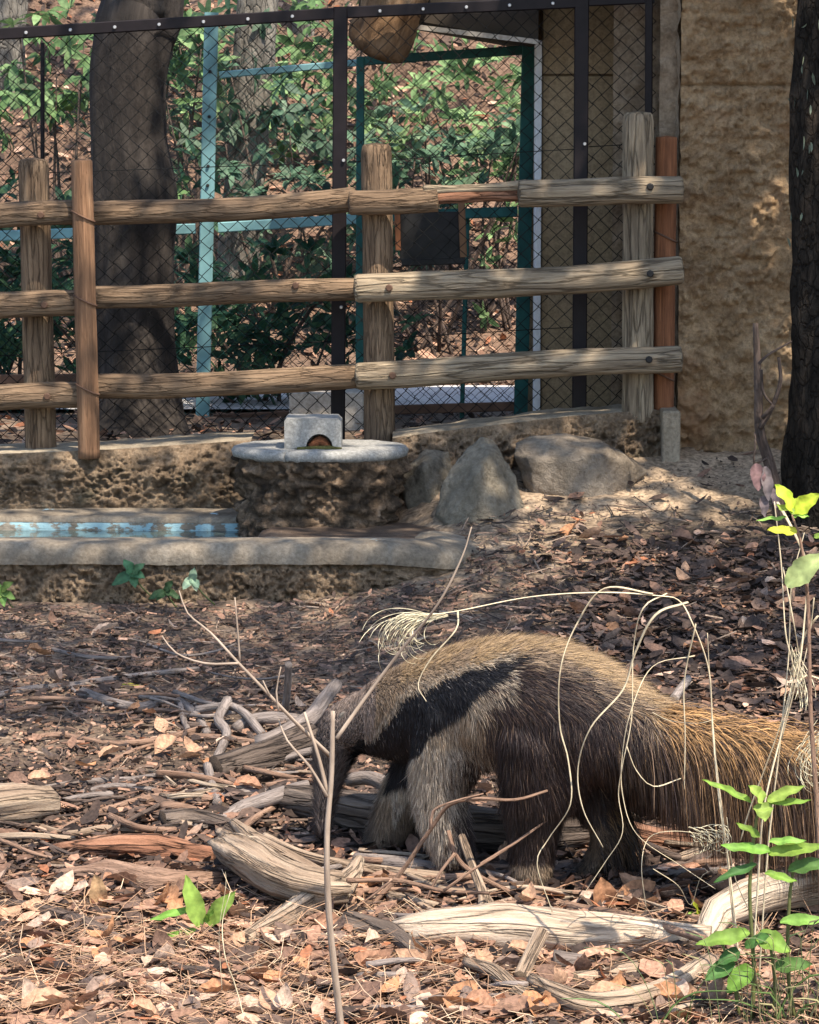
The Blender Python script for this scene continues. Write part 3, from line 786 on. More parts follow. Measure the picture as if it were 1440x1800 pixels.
# ================================================================ ROCKS
def rock(name, c, r, mat, seed, label, cuts=7, sharp=.8):
    na, nb = 56, 34
    A_, B_ = np.meshgrid(np.linspace(0, 2 * math.pi, na), np.linspace(-1.35, math.pi / 2, nb), indexing='ij')
    D = np.stack([np.cos(A_) * np.cos(B_), np.sin(A_) * np.cos(B_), np.sin(B_)], -1)
    rg = np.random.default_rng(seed); rad = np.ones(A_.shape)
    for k in range(cuts * 2):
        q = unit(rg.normal(size=3)); h = rg.uniform(.62, .92)
        rad = np.minimum(rad, h / np.maximum((D @ q), .05) * 1.0)
    V = D * rad[..., None] * np.array(r)
    V = V + D * (fbm(V * 8 + seed, 4) * .018 + vnoise(V * 40) * .003)[..., None] + np.array(c)
    add(name, V.reshape(-1, 3), grid(na, nb), M[mat], label=label, cat='rock')
def rock_px(cx, top, bot, w, mat, seed, label, dep=.8, **k):
    g = gp(cx, bot); Y = g[1] + .05
    t = px(cx, top, Y); hw = pr_(w / 2, Y)
    rock('boulder', (g[0], Y + hw * dep * .7, (t[2] + g[2]) / 2 - .05), (hw * 1.15, hw * dep, (t[2] - g[2]) * .62 + .03), mat, seed, label, **k)
# big boulder: a broad block with a flat top sloping to the right
def hull_rock(poly, Y0, depth, mat, label, seed):
    """outline (photograph px) of the front, pushed back into a rounded block"""
    P = px(np.array([p[0] for p in poly]), np.array([p[1] for p in poly]), Y0)
    Q, _ = spline(np.vstack([P, P[:1]]), np.ones(len(P) + 1), .02); Q = Q[:-1]
    c = Q.mean(0); rings = []
    for (s, dy) in ((.0, -.10), (.25, -.09), (.5, -.07), (.75, -.035), (.92, 0), (1, .05), (1.02, depth * .4), (.95, depth * .8), (.6, depth), (0, depth)):
        rings.append(c + (Q - c) * s + np.array([0, dy, 0]))
    V = np.stack(rings, 0); n = V.shape[1]
    V = V + (fbm(V * 6 + seed, 4) * .02 + np.abs(vnoise(V * 12 + seed)) * .012)[..., None] * np.array([.4, -1, .6])
    F = []
    for i in range(len(rings) - 1):
        for j in range(n):
            k = (j + 1) % n; F.append((i * n + j, i * n + k, (i + 1) * n + k, (i + 1) * n + j))
    add('boulder', V.reshape(-1, 3), F, M[mat], label=label, cat='rock')
Yb = gp(1000, 882)[1] + .12
import bmesh
def facet_rock(pts, mat, label, seed, cut=7):
    bm = bmesh.new()
    for p in pts: bm.verts.new(p)
    bmesh.ops.convex_hull(bm, input=bm.verts[:])
    for v in [v for v in bm.verts if not v.link_faces]: bm.verts.remove(v)
    bmesh.ops.subdivide_edges(bm, edges=bm.edges[:], cuts=cut, use_grid_fill=True)
    bmesh.ops.triangulate(bm, faces=bm.faces[:])
    bm.verts.index_update(); V = np.array([v.co[:] for v in bm.verts]); F = [[v.index for v in f.verts] for f in bm.faces]; bm.free()
    c = V.mean(0); V = V + unit(V - c) * (fbm(V * 7 + seed, 4) * .016 + vnoise(V * 30) * .004)[:, None]
    add('boulder', V, F, M[mat], label=label, cat='rock')
def facet_px(Y0, pts, mat, label, seed): facet_rock([px(x_, y_, Y0 + dy) for x_, y_, dy in pts], mat, label, seed, 10)
facet_px(Yb, [(904, 800, .02), (910, 780, .06), (938, 768, .14), (1030, 760, .18), (1068, 786, .02), (928, 806, -.06), (1058, 800, -.05), (1142, 828, .16), (1118, 806, .22), (1080, 884, -.02), (1010, 896, -.06), (945, 892, -.03), (920, 850, .0), (960, 890, .4), (1100, 884, .4), (920, 790, .4), (1110, 812, .45)], 'rock2', 'broad angular grey boulder with a sloping top against the low wall', 4)
Yk = float(gp(850, 920)[1]) + .08
facet_px(Yk, [(768, 905, .05), (783, 850, .08), (820, 788, .12), (846, 766, .16), (868, 772, .16), (880, 790, .12), (908, 835, .10), (928, 900, .06), (900, 926, -.02), (845, 932, -.08), (788, 926, -.02), (836, 838, -.05), (862, 800, .03), (790, 860, .4), (900, 860, .4), (850, 780, .34)], 'rock', 'pointed grey boulder like a small peak', 6)
Yl = float(gp(750, 902)[1]) + .14
facet_px(Yl, [(703, 850, .08), (712, 815, .1), (748, 786, .14), (790, 792, .16), (812, 850, .1), (800, 900, .05), (720, 905, 0), (760, 908, -.05), (745, 820, -.02), (720, 800, .4), (800, 800, .4), (760, 890, .4)], 'rock', 'brownish boulder wedged between the fountain and the pointed rock', 9)

# ================================================================ LEAF GENERATORS
def leaf_cloud(C, D, Nn, L, W, curl, colr, nseg=2, rngs=None, fold=.25):
    """many leaves: centres C, long axis D, normal Nn, size L, W; nseg quads per half. returns V,F,col"""
    n = len(C)
    D = unit(D); S = unit(np.cross(D, Nn)); Nn = np.cross(S, D)
    if nseg == 1:
        t = np.array([-.5, 0, .5]); w = np.array([0, 1, 0])
    elif nseg == 2:
        t = np.array([-.5, -.2, .18, .5]); w = np.array([.12, .95, .85, .0])
    else:
        t = np.array([-.5, -.33, -.1, .15, .36, .5]); w = np.array([.06, .62, 1, .92, .5, .0])
    m = len(t)
    rows = []
    for s in (-1, 0, 1):
        lift = (curl[:, None] * (t[None] ** 2) * 4 * .25 + (fold * abs(s)) * w[None] * .5 * (W / L)[:, None]) * L[:, None]
        rows.append(C[:, None] + D[:, None] * (t[None] * L[:, None])[..., None] + S[:, None] * (s * .5 * w[None] * W[:, None])[..., None] + Nn[:, None] * lift[..., None])
    V = np.stack(rows, 1)                     # n,3,m,3
    idx = np.arange(3 * m).reshape(3, m)
    f = []
    for a in (0, 1):
        for b_ in range(m - 1): f.append((idx[a, b_], idx[a + 1, b_], idx[a + 1, b_ + 1], idx[a, b_ + 1]))
    f = np.array(f)
    F = (np.arange(n)[:, None, None] * (3 * m) + f[None]).reshape(-1, 4)
    Cc = np.repeat(colr[:, None], 3 * m, 1).reshape(-1, 3)
    return V.reshape(-1, 3), F, Cc

def palette(n, cols, wts, var=.25, rng=RNG):
    c = np.array(cols)[rng.choice(len(cols), n, p=np.array(wts) / sum(wts))]
    return np.clip(c * (1 + var * rng.normal(size=(n, 1))), .008, .85)

# ---------------------------------------------------------------- leaf litter on the ground (nobody could count it)
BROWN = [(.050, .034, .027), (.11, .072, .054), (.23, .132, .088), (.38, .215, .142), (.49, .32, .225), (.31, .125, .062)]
def litter(n, xr, yr, dens, wts_fn, Lr, name, label, tilt=.28):
    x = RNG.uniform(*xr, n); y = RNG.uniform(*yr, n)
    k = RNG.uniform(size=n) < dens(x, y); x, y = x[k], y[k]; n = len(x)
    z = ground(x, y) + RNG.uniform(.002, .030, n)
    a = RNG.uniform(0, 6.28, n)
    e = .02; sl = np.stack([-(ground(x + e, y) - ground(x - e, y)) / (2 * e), -(ground(x, y + e) - ground(x, y - e)) / (2 * e), np.ones(n)], -1)
    Nn = unit(unit(sl) + RNG.normal(size=(n, 3)) * tilt)
    D = np.stack([np.cos(a), np.sin(a), RNG.normal(size=n) * .12], -1); D = D - Nn * (D * Nn).sum(1)[:, None]
    L = RNG.uniform(*Lr, n) * RNG.choice([.35, .6, 1, 1.3], n, p=[.25, .33, .32, .10]) * np.where((y > 8.7) & (y < 12.4) & (x < .25), .58, np.where(y < 8.7, .85, .92)); W = L * RNG.uniform(.26, .60, n)
    colr = np.zeros((n, 3)); W1 = wts_fn(x, y)
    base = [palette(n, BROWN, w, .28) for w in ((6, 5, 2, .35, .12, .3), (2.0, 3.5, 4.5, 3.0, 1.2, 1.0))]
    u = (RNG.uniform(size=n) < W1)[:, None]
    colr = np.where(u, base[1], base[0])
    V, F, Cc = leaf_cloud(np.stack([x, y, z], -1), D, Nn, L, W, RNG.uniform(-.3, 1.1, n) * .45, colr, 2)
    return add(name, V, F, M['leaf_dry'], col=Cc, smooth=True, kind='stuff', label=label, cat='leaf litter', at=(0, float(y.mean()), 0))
def dens1(x, y):
    P = np.stack([x, y, x * 0], -1); n = fbm(P * 1.6, 3)
    right = sstep(.15, .75, x + .25 * n) * (1 - sstep(11.1, 11.7, y))
    front = 1 - sstep(8.3, 9.2, y)
    midl = (1 - sstep(.1, .5, x)) * sstep(8.6, 9.2, y) * (1 - sstep(10.9, 11.1, y)) * (.30 + .22 * n)
    d = np.maximum(np.maximum(right, front * .95), np.maximum(midl, .05))
    d = np.where((y > 11.0) & (x < .18), 0, d)
    d = np.where(y > 11.9, .02, d)
    return d
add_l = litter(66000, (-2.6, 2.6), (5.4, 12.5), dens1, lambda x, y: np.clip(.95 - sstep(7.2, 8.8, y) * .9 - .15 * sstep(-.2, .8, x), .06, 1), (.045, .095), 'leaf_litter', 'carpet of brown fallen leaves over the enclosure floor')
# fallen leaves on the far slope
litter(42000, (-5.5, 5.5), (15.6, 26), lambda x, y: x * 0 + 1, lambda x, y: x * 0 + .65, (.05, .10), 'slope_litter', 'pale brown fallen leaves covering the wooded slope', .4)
litter(1800, (-3, 3), (12.7, 14.3), lambda x, y: x * 0 + 1, lambda x, y: x * 0 + .6, (.05, .1), 'leaf_litter', 'fallen leaves lying between the two wire fences', .4)

# fine debris: bark crumbs, twig bits and straw
def debris(n, xr, yr, dens, Lr, r, cols, wts, name, label, mat, bend=.25, lift=.015):
    x = RNG.uniform(*xr, n); y = RNG.uniform(*yr, n); k = RNG.uniform(size=n) < dens(x, y); x, y = x[k], y[k]; n = len(x)
    z = ground(x, y) + RNG.uniform(.003, .012, n)
    a = RNG.uniform(0, 6.28, n); L = RNG.uniform(*Lr, n)
    d = np.stack([np.cos(a), np.sin(a), a * 0], -1); s = np.stack([-np.sin(a), np.cos(a), a * 0], -1)
    C = np.stack([x, y, z], -1); b_ = RNG.normal(size=n) * bend; m = 4; t = np.linspace(-.5, .5, m)
    P = C[:, None] + d[:, None] * (t[None] * L[:, None])[..., None] + s[:, None] * ((t[None] ** 2 - .1) * (b_ * L)[:, None])[..., None]
    P[..., 2] = ground(P[..., 0], P[..., 1]) + .006 + (RNG.uniform(0, 1, (n, 1)) ** 2) * lift + RNG.uniform(-1, 1, (n, 1)) * t[None] * L[:, None] * .25 * (lift / .015)
    P[..., 2] = np.maximum(P[..., 2], ground(P[..., 0], P[..., 1]) + .004)
    R = RNG.uniform(r[0], r[1], n)
    up = np.array([0, 0, 1.0])
    offs = [s[:, None] * R[:, None, None], (up * R[:, None])[:, None] * 1.2, -s[:, None] * R[:, None, None]]
    V = np.stack([P + o for o in offs], 2)     # n,m,3,3
    f = []
    for i in range(m - 1):
        for j in (0, 1): f.append((i * 3 + j, (i + 1) * 3 + j, (i + 1) * 3 + j + 1, i * 3 + j + 1))
    F = (np.arange(n)[:, None, None] * (3 * m) + np.array(f)[None]).reshape(-1, 4)
    c = palette(n, cols, wts, .25)
    add(name, V.reshape(-1, 3), F, M[mat], col=np.repeat(c, 3 * m, 0), kind='stuff', label=label, cat='debris', at=(0, 8, 0))
debris(9000, (-2.2, 2.2), (5.6, 11.8), lambda x, y: np.where((y > 11) & (x < .2), 0, .35 + .65 * sstep(8.2, 9.5, y)), (.03, .16), (.0012, .004), [(.16, .11, .08), (.07, .05, .04), (.30, .22, .16)], (3, 3, 1.5), 'twig_litter', 'small broken twigs strewn over the enclosure floor', 'leaf_dry')
debris(11000, (-1.7, 1.0), (5.6, 7.9), lambda x, y: np.clip(.95 - .5 * sstep(-.3, .5, x), 0, 1) * (1 - sstep(7.1, 7.8, y)), (.06, .24), (.0004, .0010), [(.40, .25, .15), (.32, .185, .11), (.52, .39, .26)], (3, 2.5, 1), 'dry_straw', 'fine dry straw tangled over the ground in front', 'straw', .6, .03)
debris(26000, (-2.0, 2.0), (5.8, 11.3), lambda x, y: np.where((y > 11) & (x < .2), 0, .8), (.008, .045), (.002, .006), [(.20, .115, .075), (.085, .055, .04), (.34, .21, .145), (.26, .15, .10)], (3, 3, 1.5, 2), 'bark_crumbs', 'crumbs of shredded bark and broken leaf over the floor', 'leaf_dry')
# gravelly grit
x = RNG.uniform(-2, 2, 16000); y = RNG.uniform(8.4, 12.4, 16000); k = ~((y > 11) & (x < .16)); x, y = x[k], y[k]; n = len(x)
s = RNG.uniform(.002, .007, n); c0 = np.stack([x, y, ground(x, y) + .003], -1)
tet = np.array([(1, 0, -.3), (-.5, .87, -.3), (-.5, -.87, -.3), (0, 0, .9)])
V = c0[:, None] + (tet[None] * (1 + .3 * RNG.normal(size=(n, 4, 3)))) * s[:, None, None]
F = (np.arange(n)[:, None, None] * 4 + np.array([(0, 1, 3), (1, 2, 3), (2, 0, 3)])[None]).reshape(-1, 3)
add('grit', V.reshape(-1, 3), F, M['leaf_dry'], col=np.repeat(palette(n, [(.14, .10, .075), (.30, .22, .15), (.07, .05, .04)], (3, 2, 2)), 4, 0), kind='stuff', label='grit and crumbs of soil on the bare ground', cat='grit', smooth=False, at=(0, 10, 0))

# ================================================================ TREES AND SHRUBS
def make_tree(name, label, trunk_pts, trunk_r, mat, crown_c=None, leaves=None, n=22, amp=.12, limbs=(), group=None):
    root = empty(name, trunk_pts[0], label, 'tree', group)
    V, F, T = tube(trunk_pts, trunk_r, n=n, step=.04, amp=amp, freq=9, seed=len(ORG) % 17, long_=3, ribs=.10)
    add('trunk', V, F, M[mat], parent=root, tc=T)
    for P, R in limbs:
        V, F, T = tube(P, R, n=8, step=.12, amp=.1, freq=9, seed=2); add('limb', V, F, M[mat], parent=root, tc=T)
    if leaves is not None:
        V, F, C = leaves; add('crown', V, F, M['leaf_green'], parent=root, col=C)
    return root

GREENS = [(.030, .060, .018), (.05, .10, .025), (.085, .15, .04), (.12, .19, .06)]
def canopy(C, L=(.10, .18), wts=(3, 4, 3, 1), flat=.8, cols=GREENS):
    n = len(C)
    Nn = unit(np.array([0, 0, 1.0]) * flat + RNG.normal(size=(n, 3)) * .5); a = RNG.uniform(0, 6.28, n)
    D = np.stack([np.cos(a), np.sin(a), RNG.normal(size=n) * .3 - .2], -1)
    l = RNG.uniform(*L, n)
    return leaf_cloud(C, D, Nn, l, l * RNG.uniform(.38, .52, n), RNG.uniform(-.5, .3, n), palette(n, cols, wts, .2), 1)

# shade: crowns of the two trees of the enclosure spread high over its rear half
def crown_points(n, xr, yr, hr, thr, seed):
    x = RNG.uniform(*xr, n); y = RNG.uniform(*yr, n); h = RNG.uniform(*hr, n)
    q = np.stack([x * 1.1, y * 1.1, h * .12 + seed], -1)
    edge = .5 * vnoise(np.stack([x * 1.3, x * 0 + seed, x * 0], -1))
    k = (fbm(q * 1.5, 3) > thr) & (y > yr[0] + .4 + edge)
    x, y, h = x[k], y[k], h[k]
    z = ground(x, y) + h
    return np.stack([x + SUNV[0] / SUNV[2] * h, y + SUNV[1] / SUNV[2] * h, z], -1)
tr_r = px(1452, 905, 11.7)
rtb = np.array([1.685, 11.75, .40])
def limb_to(a, b_, r):
    m = (a + b_) / 2 + np.array([0, 0, .35]); return ([a, m, b_], [r, r * .7, r * .3])
cpR = crown_points(12500, (-.2, 5.5), (9.15, 14.2), (4.6, 8.0), -.38, 3)
cpL = crown_points(12500, (-6, .1), (9.15, 15.4), (4.8, 8.2), -.38, 8)
top = rtb + np.array([.1, -.1, 5.0])
make_tree('shade_tree', 'dark rough barked tree trunk with small ferny growth in front of the tan house', [rtb + np.array([0, 0, -.15]), rtb + np.array([-.01, 0, .12]), rtb + np.array([0, 0, .6]), rtb + np.array([-.02, 0, 1.4]), rtb + np.array([0, 0, 2.4]), top], [.33, .27, .235, .25, .24, .16], 'bark_dark', leaves=canopy(cpR), n=44, amp=.10,
          limbs=[limb_to(rtb + np.array([0, 0, 3.6 + k * .2]), cpR[i], .08) for k, i in enumerate(RNG.integers(0, len(cpR), 9))])
ltb = px(240, 748, 13.5)
def lp(x, y): return px(x, y, 13.5)
ltop = lp(230, -500) + np.array([0, -.3, 2.0])
make_tree('shade_tree', 'thick dark tree trunk standing between the two wire fences', [lp(240, 775), lp(240, 735), lp(238, 650), lp(236, 540), lp(237, 440), lp(238, 350), lp(225, 240), lp(226, 140), lp(240, 40), lp(250, -100), ltop], [pr_(r, 13.5) for r in (100, 84, 72, 70, 70, 76, 66, 64, 68, 68, 45)], 'bark_left', leaves=canopy(cpL), n=44, amp=.06,
          limbs=[limb_to(ltop - np.array([0, 0, .8]), cpL[i], .07) for i in RNG.integers(0, len(cpL), 9)])
# pale ferny growth on the right trunk
Cc = []
for k in range(85):
    a = RNG.uniform(math.pi * .95, math.pi * 1.75); z = RNG.uniform(1.25, 3.0)
    Cc.append((rtb[0] + .262 * math.cos(a), rtb[1] + .262 * math.sin(a), rtb[2] + z - .25))
Cc = np.array(Cc); n = len(Cc); Dn = np.tile([0, -.15, -1.0], (n, 1)) + RNG.normal(size=(n, 3)) * .35
V, F, C = leaf_cloud(Cc, Dn, unit(Cc - rtb * np.array([1, 1, 0]) - np.array([0, 0, 1]) * Cc * np.array([0, 0, 1])) + .3 * RNG.normal(size=(n, 3)), RNG.uniform(.03, .055, n), RNG.uniform(.008, .014, n), RNG.uniform(0, .6, n), palette(n, [(.16, .19, .13), (.22, .25, .17)], (1, 1)), 2)
add('trunk_fern', V, F, M['leaf_green'], col=C, label='small pale ferny leaves growing on the dark trunk beside the house', cat='fern', kind='stuff')

# wood on the slope
def slope_tree(x, y, lean, r, h, label, ncl=500):
    b_ = np.array([x, y, float(ground(x, y)) - .15]); t = b_ + np.array([lean, .2, h])
    m = b_ * .5 + t * .5 + np.array([lean * .15, 0, 0])
    c = t + RNG.normal(size=(ncl, 3)) * np.array([1.3, 1.3, .8]); c[:, 2] = np.maximum(c[:, 2], b_[2] + h * .72)
    make_tree('forest_tree', label, [b_, m, t], [r * 1.2, r, r * .5], 'bark_grey', leaves=canopy(c, (.13, .22)), n=12, limbs=[limb_to(t * .8 + b_ * .2, c[i], r * .3) for i in range(4)])
slope_tree(rx(415, 17.0), 17.0, .35, .10, 6.5, 'leaning grey tree on the slope behind the zinc post')
slope_tree(rx(12, 19.0), 19.0, .05, .13, 6, 'reddish grey tree at the top of the slope by the fence corner')
slope_tree(rx(545, 19.5), 19.5, -.2, .07, 6, 'slim forest tree high on the slope left of the brown fence post')
slope_tree(rx(470, 21), 21, .3, .10, 6, 'forest tree far up the slope beyond the shrubs')
slope_tree(rx(790, 21.5), 21.5, -.3, .09, 6, 'forest tree far up the slope above the gate')
slope_tree(-5.2, 18.5, .3, .14, 6.5, 'forest tree on the slope beyond the left end of the fences', 1300)
slope_tree(4.6, 18.0, -.3, .14, 6.5, 'forest tree on the slope behind the animal house', 1300)

def shrub(name, label, px_c, Y, spread, n, L, cols, wts, nst=7, group=None, drop=.0):
    c = px(*px_c, Y); gz = float(ground(c[0], Y))
    root = empty(name, (c[0], Y, gz), label, 'shrub', group)
    cl = []; mb = MB()
    for k in range(nst):
        e = c + RNG.normal(size=3) * np.array(spread) * .75
        e[2] = max(e[2], gz + .15)
        b_ = np.array([c[0] + RNG.normal() * .08, Y + RNG.normal() * .05, gz - .05])
        V, F, T = tube([b_, (b_ + e) / 2 + RNG.normal(size=3) * .06, e], [.012, .009, .004], 5, .12); mb.put(V, F, T)
        cl.append(e)
    mb.add('stem', M['stick_dark'], parent=root)
    cl = np.array(cl); nc = len(cl)
    # rosettes of leaves round many shoot tips
    ntip = n // 7
    tips = cl[RNG.integers(0, nc, ntip)] + RNG.normal(size=(ntip, 3)) * np.array(spread) * .62
    tips[:, 2] = np.maximum(tips[:, 2], gz + .08)
    k = 7; a = np.tile(np.arange(k) * 6.28 / k, ntip) + np.repeat(RNG.uniform(0, 6.28, ntip), k)
    ax = unit(np.array([0, -.35, .8]) + RNG.normal(size=(ntip, 3)) * .45); u = unit(np.cross(ax, [1, .3, .1])); v = np.cross(ax, u)
    ax, u, v, tp = [np.repeat(q, k, 0) for q in (ax, u, v, tips)]
    rad = u * np.cos(a)[:, None] + v * np.sin(a)[:, None]
    D = unit(rad + ax * RNG.uniform(-.3, .7, len(a))[:, None] - np.array([0, 0, drop])); l = RNG.uniform(*L, len(a))
    V, F, C = leaf_cloud(tp + D * l[:, None] * .55, D, unit(ax + .2 * RNG.normal(size=ax.shape)), l, l * RNG.uniform(.30, .42, len(a)), RNG.uniform(-.6, .0, len(a)), palette(len(a), cols, wts, .2), 2)
    add('foliage', V, F, M['leaf_green'], parent=root, col=C)
DG = [(.018, .055, .028), (.035, .085, .04), (.06, .12, .05)]
LG = [(.07, .13, .05), (.13, .22, .085), (.22, .33, .14)]
shrub('evergreen_shrub', 'dark evergreen shrub against the green mesh left of the zinc post', (200, 520), 14.9, (.5, .2, .28), 700, (.07, .12), DG, (3, 3, 2))
shrub('evergreen_shrub', 'dark leafy shrub between the zinc post and the brown fence post', (480, 520), 14.8, (.42, .22, .28), 1100, (.07, .12), DG, (3, 3, 2))
shrub('evergreen_shrub', 'dark shrub growing at the far left end of the green mesh', (10, 560), 14.9, (.25, .2, .25), 400, (.07, .12), DG, (3, 3, 2))
shrub('broadleaf_shrub', 'tall light green shrub above the gate on the slope', (770, 190), 17.2, (.55, .3, .28), 650, (.08, .12), LG, (2, 3, 3))
shrub('broadleaf_shrub', 'pale green shrub beside the gate post near the house', (870, 260), 16.6, (.22, .2, .32), 450, (.07, .11), LG, (2, 3, 3))
shrub('broadleaf_shrub', 'grey green shrub on the slope just right of the zinc post', (490, 250), 16.8, (.36, .3, .42), 650, (.08, .13), [(.04, .085, .05), (.08, .14, .085), (.14, .20, .13)], (2, 3, 2), drop=.3)
shrub('broadleaf_shrub', 'light green shrub with drooping leaves left of the thick trunk', (115, 110), 16.6, (.32, .2, .22), 350, (.09, .14), LG, (2, 3, 1), drop=.8)
shrub('broadleaf_shrub', 'small green shrub between the thick trunk and the zinc post', (320, 200), 16.5, (.14, .2, .5), 300, (.08, .13), LG, (4, 3, 1))
shrub('broadleaf_shrub', 'green shrub on the slope above the hanging board', (760, 300), 16.3, (.4, .2, .18), 350, (.07, .11), [(.04, .085, .05), (.08, .15, .085), (.16, .24, .13)], (3, 3, 2))
shrub('broadleaf_shrub', 'bright green shrub at the top of the slope behind the top rail', (500, 40), 18.2, (.7, .3, .2), 500, (.09, .14), LG, (3, 3, 1))

# ================================================================ GIANT ANTEATER
def yc(x): return 7.78 + (930 - x) * .0009
ant = empty('giant_anteater', px(850, 1540, 7.8) * np.array([1, 1, 0]), 'giant anteater with black shoulder band and long golden tail nosing among the branches', 'anteater')
def chain(pts, dy=0.0):
    """pts: (px, py, half thickness px, half width m); lofted ellipses"""
    P = np.array([px(x, y, yc(x) + dy) for x, y, *_ in pts]); H = np.array([pr_(h, 7.95) for *_, h, w in pts]); W = np.array([w for *_, w in pts])
    Q, h = spline(P, H, .02); _, w = spline(P, W, .02)
    T = unit(np.gradient(Q, axis=0)); n = 20; a = np.arange(n) * 2 * math.pi / n
    Nn = unit(np.cross(T, np.array([0, 1.0, 0]))); B = np.cross(Nn, T)
    V = Q[:, None] + Nn[:, None] * (np.cos(a)[None] * h[:, None])[..., None] + B[:, None] * (np.sin(a)[None] * w[:, None])[..., None]
    m = len(Q); F = [(i * n + j, i * n + (j + 1) % n, (i + 1) * n + (j + 1) % n, (i + 1) * n + j) for i in range(m - 1) for j in range(n)]
    V = np.vstack([V.reshape(-1, 3), Q[0] - T[0] * h[0] * .5, Q[-1] + T[-1] * h[-1] * .5])
    for j in range(n):
        F.append(((j + 1) % n, j, m * n)); F.append(((m - 1) * n + j, (m - 1) * n + (j + 1) % n, m * n + 1))
    return V, F
body = MB()
for pts, dy in [
    ([(612, 1282, 40, .06), (650, 1272, 58, .08), (705, 1257, 80, .105), (780, 1243, 98, .135), (870, 1232, 106, .15), (950, 1238, 108, .15), (1020, 1262, 98, .13), (1080, 1280, 76, .10), (1140, 1290, 48, .065), (1220, 1300, 34, .045), (1330, 1318, 28, .036), (1470, 1345, 20, .028), (1640, 1385, 12, .016)], 0),
    ([(645, 1268, 54, .064), (610, 1282, 50, .06), (593, 1308, 42, .052), (583, 1345, 31, .04), (575, 1390, 21, .029), (569, 1430, 16, .023), (565, 1474, 11.5, .016)], 0),
    ([(815, 1265, 82, .06), (785, 1325, 62, .06), (772, 1385, 47, .052), (780, 1440, 42, .048), (795, 1488, 34, .044), (798, 1515, 32, .045)], -.085),
    ([(755, 1330, 55, .055), (712, 1392, 40, .05), (688, 1445, 34, .046), (668, 1482, 27, .042), (640, 1496, 15, .03)], .10),
    ([(975, 1285, 98, .07), (955, 1360, 72, .068), (940, 1425, 52, .058), (935, 1485, 38, .048), (932, 1530, 37, .05), (915, 1552, 22, .045)], -.075),
    ([(1035, 1320, 70, .06), (1044, 1400, 40, .05), (1062, 1455, 25, .04), (1060, 1488, 23, .038), (1040, 1522, 19, .038), (1012, 1540, 13, .035)], .10),
]:
    V, F = chain(pts, dy); body.put(V, F)
tmp = bpy.data.objects.new('tmp', mesh_data('tmp', np.vstack(body.V), body.F, None)); COL.objects.link(tmp)
rm = tmp.modifiers.new('r', 'REMESH'); rm.mode = 'VOXEL'; rm.voxel_size = .009
sm = tmp.modifiers.new('s', 'SMOOTH'); sm.iterations = 6; sm.factor = .5
ev = tmp.evaluated_get(bpy.context.evaluated_depsgraph_get()); bm_ = bpy.data.meshes.new_from_object(ev)
nv = len(bm_.vertices); BV = np.empty(nv * 3, np.float32); bm_.vertices.foreach_get('co', BV); BV = BV.reshape(-1, 3).astype(float)
bm_.calc_loop_triangles(); BT = np.empty(len(bm_.loop_triangles) * 3, np.int32); bm_.loop_triangles.foreach_get('vertices', BT); BT = BT.reshape(-1, 3)
bpy.data.objects.remove(tmp)
gmin = ground(BV[:, 0], BV[:, 1]) + .004
BV[:, 2] = np.maximum(BV[:, 2], gmin)
add('body', BV, BT, M['skin'], parent=ant)
# ---- fur
E1, E2 = BV[BT[:, 1]] - BV[BT[:, 0]], BV[BT[:, 2]] - BV[BT[:, 0]]
FN = np.cross(E1, E2); AR = np.linalg.norm(FN, axis=1) / 2; FN = unit(FN)
VN = np.zeros_like(BV)
for k in range(3): np.add.at(VN, BT[:, k], FN * AR[:, None])
VN = unit(VN)
def sample(n, wt):
    p = AR * wt; p = p / p.sum(); f = RNG.choice(len(BT), n, p=p)
    u = RNG.uniform(size=(n, 2)); s = u.sum(1) > 1; u[s] = 1 - u[s]
    P = BV[BT[f, 0]] + E1[f] * u[:, :1] + E2[f] * u[:, 1:]
    Nn = unit(VN[BT[f, 0]] * (1 - u.sum(1))[:, None] + VN[BT[f, 1]] * u[:, :1] + VN[BT[f, 2]] * u[:, 1:])
    return P, Nn
def in_poly(x, y, poly):
    r = np.zeros(x.shape, bool); n = len(poly)
    for i in range(n):
        (x1, y1), (x2, y2) = poly[i], poly[(i + 1) % n]
        c = ((y1 > y) != (y2 > y)) & (x < (x2 - x1) * (y - y1) / ((y2 - y1) + 1e-9) + x1); r ^= c
    return r
STRIPE = [(600, 1360), (618, 1310), (655, 1300), (684, 1270), (702, 1232), (738, 1208), (795, 1190), (860, 1174), (925, 1156), (878, 1200), (822, 1234), (788, 1258), (758, 1290), (734, 1322), (716, 1372), (680, 1385)]
